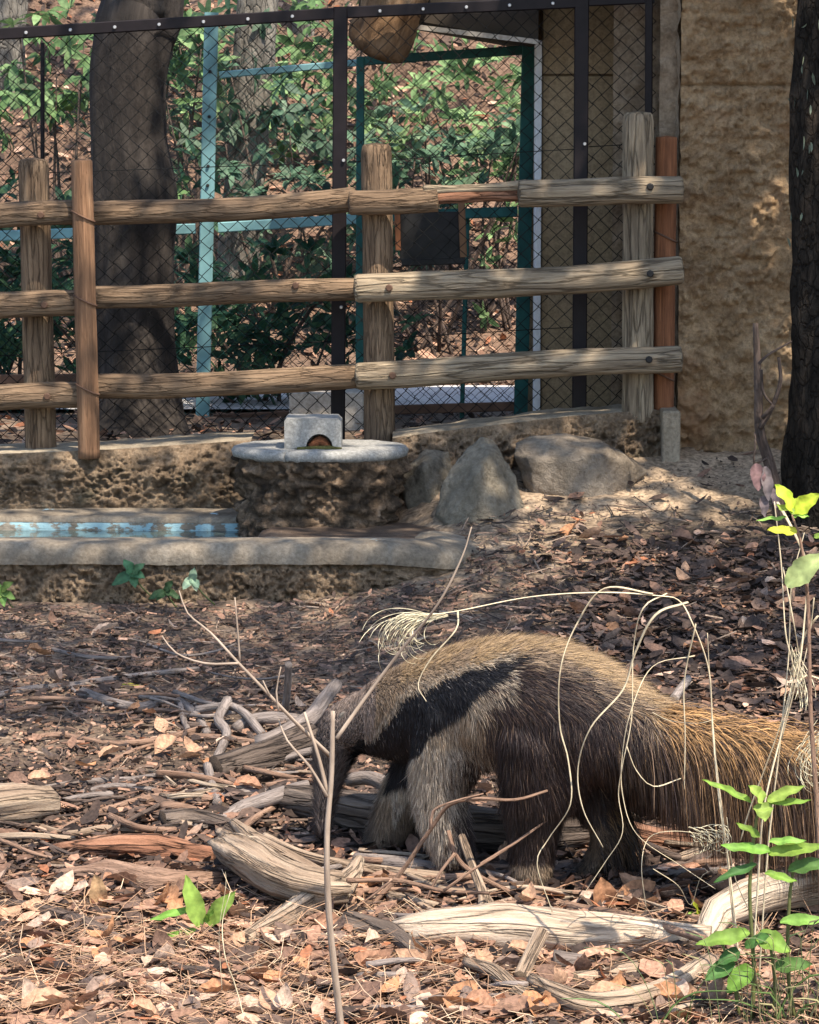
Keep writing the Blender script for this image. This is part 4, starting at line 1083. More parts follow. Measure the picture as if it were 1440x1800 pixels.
def ribbons(P, Nn, D0, L, width, droop, c_root, c_tip, nseg):
    n = len(P); pts = [P]; d = unit(D0); q = P
    g = np.array([0, 0, -1.0])
    for s in range(nseg):
        q = q + d * (L / nseg)[:, None]; pts.append(q)
        d = unit(d + g * (droop / nseg)[:, None] + RNG.normal(size=(n, 3)) * .05)
    S = unit(np.cross(D0, Nn) + RNG.normal(size=(n, 3)) * .3)
    rows = []; cols = []; nr = []
    nb = unit(Nn + .55 * RNG.normal(size=(n, 3)) * .5)
    for s in range(nseg):
        t = s / nseg; w = (width * (1 - t * .55))[:, None] * .5
        t2 = t ** .5; c = c_root * (1 - t2) + c_tip * t2
        rows += [pts[s] - S * w, pts[s] + S * w]; cols += [c, c]; nr += [unit(nb - S * .35), unit(nb + S * .35)]
    rows.append(pts[-1]); cols.append(c_tip); nr.append(nb)
    m = 2 * nseg + 1
    V = np.stack(rows, 1).reshape(-1, 3); C = np.stack(cols, 1).reshape(-1, 3); R = np.stack(nr, 1).reshape(-1, 3)
    f = []
    for s in range(nseg - 1): f += [(2 * s, 2 * s + 1, 2 * s + 3), (2 * s, 2 * s + 3, 2 * s + 2)]
    f.append((2 * nseg - 2, 2 * nseg - 1, 2 * nseg))
    F = (np.arange(n)[:, None, None] * m + np.array(f)[None]).reshape(-1, 3)
    return V, F, C, R
fcx, fcy = proj(BV[BT].mean(1))
def put_fur(name, P, Nn, D0, L, width, droop, c0, c1, nseg):
    V, F, C, R = ribbons(P, Nn, D0, L, width, droop, c0, c1, nseg)
    V[:, 2] = np.maximum(V[:, 2], ground(V[:, 0], V[:, 1]) + .004)
    add(name, V, F, M['fur'], parent=ant, col=np.clip(C, .004, .9), nrm=R, kind='stuff')
# coat of head, body and legs
near = np.where(fcy > 0, 1.0, 1.0)
wt = (1 - sstep(1085, 1175, fcx)) * np.where((fcx < 625) & (fcy > 1255), .8, 1) * np.where(FN[:, 1] > .35, .35, 1.0)
P, Nn = sample(185000, wt)
x, y = proj(P); n = len(P)
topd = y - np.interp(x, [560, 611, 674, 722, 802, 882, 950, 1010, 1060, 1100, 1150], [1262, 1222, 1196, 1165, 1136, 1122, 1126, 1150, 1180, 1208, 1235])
leg_f = (x < 850) & (y > 1325); leg_h = (x >= 850) & (y > 1385)
flow = np.tile([.75, 0, -.45], (n, 1))
flow[y > 1250] = [.35, 0, -.9]
flow[leg_f | leg_h] = [.10, 0, -1]
head = x < 640
flow[head] = [.55, 0, .55]
flow[(x < 625) & (y > 1320)] = [.1, 0, 1.0]
flow = unit(flow - Nn * (flow * Nn).sum(1)[:, None])
D0 = unit(flow + Nn * RNG.uniform(.18, .45, n)[:, None] + RNG.normal(size=(n, 3)) * .14)
L = np.interp(x, [560, 600, 680, 800, 950, 1100], [.008, .014, .024, .034, .055, .09]) * RNG.uniform(.6, 1.3, n)
L = np.where((x < 615) & (y > 1325), .005, L); L = np.where(leg_f, RNG.uniform(.025, .05, n), L); L = np.where(leg_h, RNG.uniform(.02, .045, n), L)
L = np.where((y > 1500), L * .55, L)
L = np.where((x > 830) & (x < 1100) & (y > 1240) & (y < 1400), RNG.uniform(.05, .085, n), L)
nz = fbm(P * 16, 3)
c0 = np.tile([.055, .040, .032], (n, 1)); c1 = np.tile([.40, .285, .185], (n, 1)) * RNG.choice([.4, .85, 1.25], n, p=[.28, .42, .30])[:, None]
def setc(mask, r, t, var=.3):
    c0[mask] = np.array(r); k = mask.sum(); c1[mask] = np.array(t) * (1 + var * RNG.normal(size=(k, 1)))
hd = (x < 660) & (y < 1330); setc(hd, (.075, .055, .047), (.33, .25, .20), .4)
sn = (x < 628) & (y > 1325 - (x - 560) * .2); setc(sn, (.045, .036, .033), (.15, .115, .10), .3)
# flank and hind quarters: near black with scattered brown-tipped hairs
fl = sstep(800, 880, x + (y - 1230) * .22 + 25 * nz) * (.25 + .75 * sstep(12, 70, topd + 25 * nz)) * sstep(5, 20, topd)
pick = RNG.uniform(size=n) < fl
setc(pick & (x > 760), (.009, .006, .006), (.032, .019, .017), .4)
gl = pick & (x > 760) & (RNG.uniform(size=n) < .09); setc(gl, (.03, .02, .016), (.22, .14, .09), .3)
# foreleg: pale grizzle
fg = (x < 850) & (y > 1300) & (x > 690) & ~pick; setc(fg, (.13, .105, .08), (.56, .47, .37), .3)
dk = fg & (RNG.uniform(size=n) < .35); setc(dk, (.06, .048, .04), (.22, .17, .13), .3)
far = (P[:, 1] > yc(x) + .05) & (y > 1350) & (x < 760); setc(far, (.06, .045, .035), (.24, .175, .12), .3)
hl = leg_h; setc(hl & (RNG.uniform(size=n) < .9), (.013, .009, .009), (.042, .027, .022), .4)
ft = (x > 850) & (y > 1515); setc(ft, (.12, .085, .06), (.36, .26, .17), .3)
fh = (x > 1005) & (y > 1440) & (P[:, 1] > yc(x) + .04); setc(fh, (.07, .05, .035), (.19, .13, .085), .3); L = np.where(fh, L * .5, L)
# pale edges of the band, then the band
xs_, ys_ = x + 8 * nz, y + 6 * nz
pe = in_poly(xs_, ys_ - 14, STRIPE) | in_poly(xs_ - 20, ys_ - 16, STRIPE) | in_poly(xs_ + 6, ys_ + 12, STRIPE)
pe &= (x > 640) & (x < 900); setc(pe & (RNG.uniform(size=n) < .55), (.12, .095, .07), (.47, .38, .28), .3)
st = in_poly(xs_, ys_, STRIPE) & ~far; setc(st, (.006, .006, .007), (.013, .012, .015), .3)
sp = st & (RNG.uniform(size=n) < .012); setc(sp, (.05, .05, .05), (.3, .27, .25), .2)
# golden tips along the back, its sunlit top put into the fur colour
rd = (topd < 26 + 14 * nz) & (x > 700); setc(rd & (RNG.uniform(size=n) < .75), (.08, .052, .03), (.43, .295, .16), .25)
L = np.where(st, L * .8, L)
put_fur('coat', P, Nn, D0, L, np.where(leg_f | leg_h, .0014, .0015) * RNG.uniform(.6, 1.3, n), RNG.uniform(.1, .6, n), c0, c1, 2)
# long tail hair, hanging like a curtain
P, Nn = sample(40000, sstep(1035, 1165, fcx) * np.where(fcx < 1500, 1.0, .7) * np.where(FN[:, 1] > .3, .5, 1))
x, y = proj(P); n = len(P)
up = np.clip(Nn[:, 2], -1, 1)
D0 = unit(np.array([.75, 0, -.35]) + Nn * (RNG.uniform(.45, .9, n) * np.where(up > .1, .6, 1))[:, None] + RNG.normal(size=(n, 3)) * .14)
L = np.interp(x, [1040, 1120, 1200, 1300, 1500], [.08, .18, .28, .31, .29]) * RNG.uniform(.55, 1.12, n)
droop = np.where(up > .2, RNG.uniform(1.5, 3.0, n), RNG.uniform(2.4, 4.2, n))
topm = sstep(-.25, .45, up + .35 * fbm(P * 9, 2))  # upward-facing tail hair turns gold, the sun on it painted into the colour
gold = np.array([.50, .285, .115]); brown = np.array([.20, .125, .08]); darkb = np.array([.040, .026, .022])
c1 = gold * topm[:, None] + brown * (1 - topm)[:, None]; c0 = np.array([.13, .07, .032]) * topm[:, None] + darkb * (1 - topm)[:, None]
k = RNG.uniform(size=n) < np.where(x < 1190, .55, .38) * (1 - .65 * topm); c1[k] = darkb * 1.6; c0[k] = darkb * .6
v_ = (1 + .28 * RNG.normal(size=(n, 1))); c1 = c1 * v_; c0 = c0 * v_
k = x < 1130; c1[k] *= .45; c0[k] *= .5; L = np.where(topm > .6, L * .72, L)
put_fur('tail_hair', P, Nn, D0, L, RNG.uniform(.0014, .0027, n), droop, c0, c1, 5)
# claws, eye, ear
def claw(p, d, l, r):
    p = np.array(p); d = unit(np.array(d, float)); V, F, T = tube([p, p + d * l * .5 + np.array([0, 0, .008]), p + d * l - np.array([0, 0, .006])], [r, r * .8, r * .2], 7, .01)
    add('claw', V, F, M['stick_brown'], parent=ant, tc=T)
for k in range(3):
    q = px(652 - k * 6, 1490 + k * 5, yc(650) + .085 - k * .022); claw(q, (-1, -.25 + .1 * k, -.42), .062, .0105)
for k in range(4):
    q = px(1018, 1538 + k * 2, yc(1020) + .12 - k * .022); claw(q, (-1, -.2, -.2), .028, .007)
for k in range(4):
    q = px(905 + k * 12, 1553, yc(910) - .10 - .008 * k); claw(q, (-.5, -1, -.12), .026, .007)
def ball(name, c, r, mat, sx=1):
    A_, B_ = np.meshgrid(np.linspace(0, 6.2832, 13), np.linspace(-1.57, 1.57, 9), indexing='ij')
    V = np.stack([np.cos(A_) * np.cos(B_) * sx, np.sin(A_) * np.cos(B_), np.sin(B_)], -1).reshape(-1, 3) * r + np.array(c)
    add(name, V, grid(13, 9), M[mat], parent=ant)
M['eye'] = mat_plain('eye', (.006, .005, .005), .08)
ball('eye', px(584, 1322, yc(580) - .05), .0085, 'eye')
V, F, T = tube([px(607, 1268, yc(600) - .05), px(611, 1258, yc(600) - .062), px(618, 1247, yc(600) - .066)], [.019, .024, .008], 10, .008, flat=.45); add('ear', V, F, M['bark_grey'], parent=ant, tc=T)
#MORE2

# ================================================================ BRANCHES AND LOGS ON THE GROUND
def stick(label, pts, r, mat, n=9, amp=.12, freq=40, cat='stick', name='fallen_branch', h=None, parent=None, twigs=(), flat=1.0, ribs=.1, ends=None):
    """pts: (px, py[, height above ground]); r: radius px, one or two values"""
    r0, r1 = (r, r) if not np.ndim(r) else (r if len(r) == 2 else (r[0], r[-1]))
    k = len(pts); W = []
    rad = np.array(r, float) if np.ndim(r) and len(r) == k else np.linspace(r0, r1, k)
    for i, p in enumerate(pts):
        g0 = gp(p[0], p[1], .0); rr = pr_(rad[i], g0[1])
        W.append(gp(p[0], p[1], rr * .75 + (p[2] if len(p) > 2 else .006)))
    W = np.array(W); R = np.array([pr_(a, q[1]) for a, q in zip(rad, W)])
    sd = (len(ORG) * 7) % 53
    V, F, T = tube(W, R, n=n, step=max(.012, float(R.mean()) * 1.1), amp=amp, freq=freq, seed=sd, long_=4, ribs=ribs, flat=flat)
    if label is None: return add(name, V, F, M[mat], parent=parent, tc=T)
    if not twigs: return add(name, V, F, M[mat], tc=T, label=label, cat=cat)
    root = empty(name, W[0], label, cat)
    add('stem', V, F, M[mat], parent=root, tc=T)
    for tp, tr in twigs: stick(None, tp, tr, mat, n=7, name='side_branch', parent=root, amp=amp, freq=freq)
    return root
S = stick
S('bent grey branch curving into the tangle beside the snout', [(145, 1217), (200, 1236), (250, 1243), (305, 1229), (345, 1258), (366, 1292)], (9, 8), 'stick_grey', twigs=[([(318, 1232), (321, 1258), (331, 1284)], (7, 6))])
S('smooth grey branch arching over the tangle of branches', [(345, 1248, .02), (400, 1241, .05), (432, 1256, .05), (462, 1292, .01)], (7, 8), 'stick_grey')
S('short thick grey branch standing out of the tangle', [(400, 1232, .06), (384, 1264, .04), (399, 1290, .02), (381, 1332)], (10, 8), 'stick_grey')
S('long thin grey branch lying flat across the bare soil', [(-30, 1226), (60, 1210), (120, 1205), (220, 1190), (350, 1176)], (6, 5), 'stick_grey', twigs=[([(120, 1205), (140, 1222)], (4, 3))])
S('long thin branch running towards the branch tangle', [(36, 1302), (100, 1292), (190, 1306), (262, 1303), (330, 1288), (372, 1276)], (5, 7), 'stick_brown')
S('thick branch rising from the tangle to the anteater cheek', [(592, 1202, .10), (568, 1232, .07), (540, 1266, .04), (472, 1302, .02), (455, 1308)], (11, 18), 'stick_grey', n=14)
S('thin upright branch stub standing in the tangle', [(507, 1167, .20), (506, 1205, .12), (502, 1246, .03)], (7, 7), 'stick_grey')
S('curved brown branch looping through the tangle', [(415, 1282), (440, 1266, .02), (480, 1262, .03), (530, 1268)], (11, 13), 'stick_grey')
S('small branch lying at the foot of the tangle', [(330, 1275), (400, 1280), (440, 1295), (452, 1330)], (7, 6), 'stick_dark')
S('thick split brown log with rough bark behind the snout', [(378, 1350), (430, 1336), (490, 1320), (548, 1300)], (22, 30), 'log_char', n=18, cat='log', name='fallen_log', amp=.16)
S('thin forked stick on the soil above the grey branch', [(180, 1152), (215, 1160), (240, 1175)], (4, 4), 'stick_brown', twigs=[([(235, 1140), (236, 1172)], (5, 4)), ([(240, 1172), (290, 1148)], (3, 3))])
S('reddish branch running from the straw up to the fork', [(90, 1468), (150, 1438), (200, 1420), (280, 1402), (375, 1406)], (6, 9), 'stick_brown')
S('pale peeled branch along the edge of the sunlit straw', [(-20, 1448), (60, 1452), (120, 1466), (180, 1458), (270, 1460)], (6, 8), 'drift')
S('thin straight grey branch on the dark litter', [(80, 1386), (150, 1374), (244, 1370)], (6, 6), 'stick_grey')
S('forked grey branch lying against the dark log', [(365, 1345, .03), (374, 1385), (382, 1412)], (8, 9), 'stick_grey', twigs=[([(380, 1404), (440, 1392), (468, 1392)], (8, 7)), ([(378, 1400), (340, 1380)], (5, 4))])
S('stout grey branch lying over the weathered wood', [(345, 1456), (400, 1436), (430, 1418, .02), (500, 1396, .04), (545, 1386, .05)], (10, 16), 'stick_grey', n=14)
S('weathered grey wood lying flat under the stout branch', [(285, 1442), (340, 1438), (400, 1452), (440, 1470)], (20, 14), 'log_char', n=14, cat='log', name='fallen_log', amp=.22)
S('rotten red brown log crumbling in the straw', [(95, 1492), (180, 1490), (280, 1492), (380, 1505)], [9, 22, 24, 14], 'rotten', n=24, cat='log', name='fallen_log', amp=.38, freq=30, ribs=.35)
S('rotten pale log lying in front of the red one', [(100, 1535), (180, 1532), (280, 1548), (385, 1546)], [8, 20, 22, 14], 'stick_brown', n=24, cat='log', name='fallen_log', amp=.38, freq=30, ribs=.35)
S('long dark twisted branch sloping across the straw', [(-40, 1580), (60, 1598), (130, 1616), (200, 1648), (300, 1700), (372, 1716)], [10, 11, 13, 10, 11, 16], 'stick_dark', n=11, amp=.22)
S('thin tan twig curving down from the left log', [(-10, 1478), (14, 1530), (34, 1565), (52, 1600)], (5, 4), 'stick_brown')
S('thin brown twig leaning over the straw', [(0, 1476, .05), (60, 1500, .03), (120, 1515)], (4, 3), 'stick_brown')
S('thick tan stump end with peeling bark beside the straw', [(-90, 1430), (-30, 1420, .02), (30, 1412, .03), (80, 1408, .02), (95, 1410)], [40, 38, 36, 30, 14], 'drift', n=26, cat='log', name='fallen_log', amp=.3, freq=24, ribs=.3)
# forked driftwood
dw = empty('driftwood_stump', gp(540, 1590), 'forked weathered driftwood stump with splintered end', 'driftwood')
stick(None, [(392, 1486, .05), (440, 1512, .05), (500, 1548, .04), (560, 1568, .03), (600, 1566, .03)], [24, 36, 34, 34, 28], 'drift', 20, .22, 26, name='trunk', parent=dw, ribs=.3)
stick(None, [(575, 1566, .02), (520, 1600, .01), (460, 1634), (398, 1668)], [30, 22, 17, 9], 'drift', 16, .16, 30, name='limb', parent=dw, ribs=.2)
stick(None, [(590, 1566, .03), (616, 1540, .06), (632, 1510, .09)], [26, 19, 10], 'drift', 14, .16, 30, name='limb', parent=dw, ribs=.2)
stick(None, [(412, 1448, .07), (455, 1482, .07), (520, 1516, .06), (585, 1548, .05)], [12, 15, 15, 10], 'drift', 12, .2, 30, name='splinter', parent=dw)
stick(None, [(385, 1462, .05), (425, 1490, .06), (475, 1520, .05)], [10, 13, 9], 'drift', 10, .2, 30, name='splinter', parent=dw)
S('long tan branch passing behind the driftwood towards the forepaw', [(466, 1472, .04), (530, 1502, .04), (600, 1520, .03), (700, 1536), (780, 1544)], (9, 12), 'drift', n=11)
S('straight grey brown branch under the forepaws', [(625, 1512, .01), (720, 1520, .02), (800, 1538), (880, 1562)], (13, 10), 'stick_grey', n=11)
S('flat piece of pale bark lying in front of the paw', [(632, 1494, .03), (700, 1500, .03), (780, 1510), (850, 1532)], (8, 6), 'drift', flat=.5)
S('reddish branch below the forepaws', [(640, 1536), (740, 1546), (860, 1560), (930, 1572)], (10, 9), 'stick_brown')
S('long slender branch reaching right to the white log', [(860, 1548, .02), (930, 1570, .01), (1000, 1592), (1100, 1610, .04), (1240, 1652, .05)], (8, 8), 'stick_brown')
S('straight brown stick lying under the tail', [(980, 1572), (1080, 1572), (1180, 1562), (1240, 1558)], (9, 9), 'stick_brown')
S('dark stick slanting below the hind foot', [(1060, 1562), (1130, 1536), (1200, 1522), (1280, 1500)], (9, 14), 'stick_dark')
S('broken pale branch piece below the tail', [(1185, 1538), (1230, 1524), (1272, 1516)], (13, 11), 'rotten', n=12)
S('rotten broken log lying below the root of the tail', [(1060, 1450), (1130, 1470), (1200, 1482), (1290, 1490)], (22, 16), 'rotten', n=16, cat='log', name='fallen_log', amp=.25)
S('pale branch stub showing behind the far hind leg', [(1050, 1402, .04), (1080, 1420, .03), (1120, 1444)], (12, 11), 'drift')
S('big dark fallen log lying behind the anteater legs', [(480, 1400, .01), (600, 1420, .02), (720, 1440, .02), (850, 1458, .02), (960, 1462, .02), (1080, 1452)], [20, 34, 38, 40, 38, 28], 'log_char', n=22, cat='log', name='fallen_log', amp=.18)
S('pale grey branch resting on the dark log by the chin', [(610, 1372, .10), (650, 1368, .11), (690, 1385, .10)], (10, 15), 'stick_grey', n=12)
S('long bleached log lying along the sunny litter', [(696, 1636), (760, 1632), (900, 1630), (1000, 1640), (1100, 1640), (1180, 1645), (1250, 1650)], [20, 34, 44, 42, 34, 26, 22], 'white_log', n=24, cat='log', name='fallen_log', amp=.16)
S('bleached curved log sweeping up behind the green plants', [(1240, 1652), (1262, 1608, .02), (1310, 1582, .04), (1380, 1562, .05), (1500, 1540, .05)], [20, 32, 37, 37, 38], 'white_log', n=22, cat='log', name='fallen_log', amp=.14)
S('bent grey log in front with a broken pointed end', [(936, 1722, .03), (985, 1750, .02), (1040, 1768), (1120, 1760), (1190, 1730), (1250, 1690)], [11, 20, 24, 24, 22, 18], 'drift', n=18, cat='log', name='fallen_log', amp=.16)
S('short thick branch broken at both ends below the bleached log', [(820, 1690, .03), (868, 1708, .03), (905, 1740, .01), (936, 1762)], [9, 14, 15, 12], 'drift', n=12, twigs=[([(952, 1640, .08), (935, 1675, .05), (915, 1718, .02)], (15, 13))])
S('thin grey branch poking out from the broken branch', [(868, 1712), (895, 1735), (915, 1765), (936, 1806)], (6, 6), 'stick_grey')
S('pale wood chunk lying below the bleached log', [(1010, 1724), (1060, 1712), (1120, 1706)], (14, 16), 'drift', n=12, cat='wood', name='wood_chunk', amp=.3)
S('grey wood chunk beside the broken branch', [(975, 1690), (1000, 1690), (1028, 1692)], (18, 16), 'stick_grey', n=12, cat='wood', name='wood_chunk', amp=.3)
S('dark crumbling wood under the driftwood fork', [(610, 1620), (680, 1640), (740, 1676)], (22, 18), 'log_char', n=14, cat='log', name='fallen_log', amp=.3)
S('half buried flat wood in the lower litter', [(840, 1770), (900, 1762), (980, 1778)], (12, 10), 'stick_brown', flat=.6)
S('curving tan branch in the lower left straw', [(420, 1735, .02), (480, 1745, .03), (540, 1770, .02), (580, 1800)], (5, 5), 'stick_brown')
S('thin stick lying along the foot of the pool wall', [(548, 1012, .02), (575, 1028), (640, 1026), (720, 1012)], (4, 5), 'stick_brown')
S('straight twig lying on the sandy soil by the pool', [(395, 1048), (470, 1043), (570, 1043)], (3, 4), 'stick_brown')
S('short log lying at the end of the pool rim', [(690, 1010), (720, 1000), (755, 990)], (6, 6), 'stick_dark')
S('small brown stick on the soil above the anteater back', [(715, 1118), (750, 1106), (800, 1098)], (4, 5), 'stick_brown', twigs=[([(735, 1112), (724, 1130)], (4, 4))])
S('thick short stick stuck in the dark leaves above the tail', [(1184, 1228, .02), (1195, 1212, .03), (1210, 1192, .05)], (9, 7), 'stick_grey')
S('upright stub branch among the twigs before the hind foot', [(812, 1470, .14), (832, 1525, .08), (850, 1575, .03), (846, 1618)], (7, 12), 'drift', twigs=[([(850, 1572, .03), (880, 1618)], (9, 8))])
# free twigs in front of the legs: each a slender branch standing on the ground
def air(label, Yd, stems, mat, cat='twig', name='dry_twig', n=6, group=None):
    """stems: list of (points px, r0, r1); all at about distance Yd"""
    root = empty(name, px(*stems[0][0][0], Yd), label, cat, group)
    for i, (pts, r0, r1) in enumerate(stems):
        W = np.array([px(x, y, Yd + .04 * math.sin(x * .02 + i)) for x, y in pts]); R = np.linspace(pr_(r0, Yd), pr_(r1, Yd), len(pts))
        V, F, T = tube(W, R, n=n, step=.02, amp=.06, freq=60, seed=i)
        col = np.tile([.60, .48, .30], (len(V), 1))
        add('stem' if i == 0 else 'twig', V, F, M[mat], parent=root, tc=T, col=col)
    return root
air('dark bent twig with a fork in front of the forelegs', 7.55, [([(640, 1605), (700, 1540), (757, 1458), (790, 1415), (840, 1404), (905, 1406), (962, 1390)], 5, 2.5), ([(757, 1458), (762, 1425), (800, 1408), (850, 1395)], 3.5, 1.5)], 'stick_brown')
air('slender twig curving up beside the foreleg', 7.6, [([(1010, 1598), (930, 1580), (850, 1545), (805, 1510), (788, 1460)], 5, 4), ([(845, 1520), (900, 1485), (962, 1442)], 4, 2), ([(800, 1500), (770, 1540), (745, 1592)], 3.5, 2)], 'stick_brown')
air('thin branching twig lying over the sticks below the forepaws', 7.45, [([(610, 1548), (700, 1548), (780, 1566), (860, 1570)], 5, 3), ([(690, 1545), (640, 1585), (600, 1602)], 3, 2), ([(780, 1566), (830, 1530), (860, 1512)], 3, 2)], 'stick_brown')

def loose(n, xr, yr, Lr, rr, where, mats):
    for k in range(n):
        x, y = random.uniform(*xr), random.uniform(*yr); a = random.gauss(.12, .38) + random.choice((0, 0, math.pi)); L = random.uniform(*Lr)
        dx, dy = math.cos(a) * L, math.sin(a) * L * .45; b_ = random.gauss(0, .10) * L; r = random.uniform(*rr); m_ = random.choice(mats)
        cn = {'stick_grey': 'grey', 'stick_brown': 'brown', 'stick_dark': 'dark', 'drift': 'tan'}[m_[0]]; sz = 'thin' if r < (rr[0] + rr[1]) / 2 else 'stout'
        h0 = random.uniform(0, .03); lb = '%s %s stick lying %s' % (sz, cn, where)
        o = S(lb, [(x - dx / 2, y - dy / 2, h0), (x - dx * .15, y - dy * .15 + b_ * .5, h0 + .01), (x + dx * .2, y + dy * .2 + b_ * .4, .015), (x + dx / 2, y + dy / 2, .004)], (r, r * .6), m_[0], n=8)
        o['group'] = '%s %s sticks %s' % (sz, cn, where)
ALL = [('stick_grey',), ('stick_brown',), ('stick_dark',), ('drift',)]
random.seed(21)
loose(30, (560, 1080), (1505, 1610), (90, 280), (3.5, 9), 'below the feet of the anteater', ALL)
loose(22, (250, 560), (1290, 1470), (70, 200), (3.5, 9), 'in the branch tangle by the snout', ALL)
loose(14, (640, 1240), (1690, 1795), (70, 190), (3.5, 8), 'below the bleached log', ALL)
loose(14, (0, 420), (1390, 1480), (80, 240), (3, 7), 'beside the rotten red log', ALL)
loose(14, (-10, 560), (1110, 1260), (60, 180), (2.5, 5), 'on the shaded soil before the pool', ALL[:3])
loose(10, (1040, 1300), (1480, 1580), (80, 200), (4, 10), 'under the tail', ALL)
# thin bare sapling in front, its side shoots reaching up
air('slender bare sapling standing upright in front of the anteater snout', 6.42, [
    ([(603, 1835), (592, 1740), (578, 1600), (575, 1470), (583, 1360), (585, 1250)], 7, 4),
    ([(592, 1298), (640, 1230), (700, 1150), (770, 1062), (812, 980), (829, 926)], 4, 1.1),
    ([(582, 1330), (520, 1270), (470, 1218), (420, 1166), (370, 1112), (330, 1078), (315, 1038)], 3.8, 1.1),
    ([(420, 1166), (360, 1166), (310, 1148), (285, 1118)], 2.4, 1.2),
    ([(422, 1164), (418, 1110), (413, 1050)], 2, 1),
    ([(577, 1400), (560, 1330), (535, 1252)], 4, 2.6),
    ([(575, 1400), (545, 1348), (505, 1302), (490, 1265)], 3, 1.4),
    ([(490, 1250), (486, 1215), (494, 1172)], 2, 1),
    ([(474, 1222), (462, 1196)], 2, 1)], 'twig_pale', 'sapling', 'bare_sapling', 8)
air('bare crooked sapling with forked twigs in front of the tan wall', 11.6, [
    ([(1372, 925), (1366, 870), (1352, 812), (1336, 760), (1333, 690), (1331, 630), (1328, 568)], 13, 5),
    ([(1337, 752), (1358, 715), (1372, 670), (1369, 628)], 5, 3),
    ([(1340, 735), (1358, 716), (1360, 712)], 4, 4),
    ([(1334, 640), (1350, 624), (1392, 600)], 3, 1.5),
    ([(1338, 650), (1342, 690), (1358, 712)], 3, 2),
    ([(1348, 805), (1326, 815), (1328, 780), (1327, 760)], 2, 1.5)], 'stick_dark', 'sapling', 'bare_sapling', 9)

# ================================================================ DRY GRASS
def grass_clump(label, Yd, stems, name='dry_grass'):
    root = empty(name, px(*stems[0][0][0], Yd), label, 'grass')
    for i, (pts, w) in enumerate(stems):
        W = np.array([px(x + 3 * math.sin(k * 5.1 + i), y + 3 * math.cos(k * 3.7 + i), Yd + .10 * math.sin(i * 2.1) * (k / len(pts)) + .02 * math.sin(k * 2.3 + i)) for k, (x, y) in enumerate(pts)])
        V, F, T = tube(W, np.linspace(pr_(w * .82, Yd), pr_(w * .4, Yd), len(W)), n=6, step=.015, amp=.22, freq=70, seed=i, flat=.4)
        c = np.array([.60, .50, .33]) * (1.08 if i % 3 == 0 else .92 if i % 3 == 1 else .8); add('stalk', V, F, M['straw'], parent=root, col=np.tile(c, (len(V), 1)))
    return root
def plume(parent, tip, d, n, L, Yd, curl=1.6, seed=1):
    rg = np.random.default_rng(seed); mb = MB()
    for k in range(n):
        x, y = tip[0] + rg.uniform(0, 60) * -d[0], tip[1] + rg.uniform(0, 60) * -d[1]
        a = math.atan2(d[1], d[0]) + rg.normal() * .22; l = L * rg.uniform(.5, 1.0); cu = curl * rg.uniform(.4, 1.5) * (1 if d[0] > 0 else -1)
        pts = []
        for t in np.linspace(0, 1, 9):
            pts.append(px(x, y, Yd + .03 * rg.normal() * t)); a += cu * t * .45; x += math.cos(a) * l / 8; y += math.sin(a) * l / 8
        V, F, T = tube(pts, [.0008] * 8 + [.0004], n=3, step=.012, cap=False); mb.put(V, F, T, np.array([.70, .62, .42]) * rg.uniform(.8, 1.15))
    mb.add('plume', M['straw'], parent=parent, kind='stuff')
g1 = grass_clump('clump of tall dry grass stalks arching over the anteater tail', 7.02, [
    ([(1300, 1690), (1285, 1530), (1268, 1420), (1252, 1290), (1243, 1180), (1215, 1090), (1195, 1058), (1160, 1045), (1060, 1042), (930, 1050), (800, 1072), (720, 1088)], 5),
    ([(1292, 1680), (1276, 1480), (1262, 1340), (1250, 1200), (1242, 1116)], 4.5),
    ([(1206, 1060), (1150, 1078), (1118, 1150), (1098, 1210), (1040, 1280), (1014, 1350), (1022, 1420), (1060, 1492)], 5.5),
    ([(1172, 1046), (1128, 1066), (1112, 1140), (1112, 1260), (1098, 1340), (1088, 1400), (1092, 1460), (1060, 1520), (1020, 1580)], 3.4),
    ([(1150, 1046), (1062, 1034), (1010, 1098), (984, 1180), (986, 1270), (1002, 1340), (1003, 1412), (962, 1474), (942, 1520), (972, 1600)], 5),
    ([(1226, 1096), (1205, 1200), (1203, 1290), (1200, 1390)], 4.5),
    ([(1222, 1150), (1150, 1175), (1110, 1250), (1092, 1330), (1092, 1400), (1120, 1465), (1200, 1525), (1260, 1560)], 3),
    ([(1100, 1310), (1120, 1355), (1152, 1383), (1198, 1366)], 3),
    ([(802, 1075), (800, 1105), (760, 1160), (738, 1200), (750, 1235)], 2.2),
    ([(1135, 1600), (1125, 1520), (1140, 1475), (1190, 1460), (1265, 1470)], 2.8),
    ([(1150, 1530), (1190, 1555), (1212, 1590), (1235, 1540), (1290, 1520)], 2.4),
    ([(1375, 1780), (1340, 1650), (1290, 1540), (1275, 1440)], 4)])
plume(g1, (730, 1086), (-1, .12), 46, 145, 7.02, 1.5)
plume(g1, (1268, 1470), (1, .3), 26, 70, 7.02, 1.9, 4)
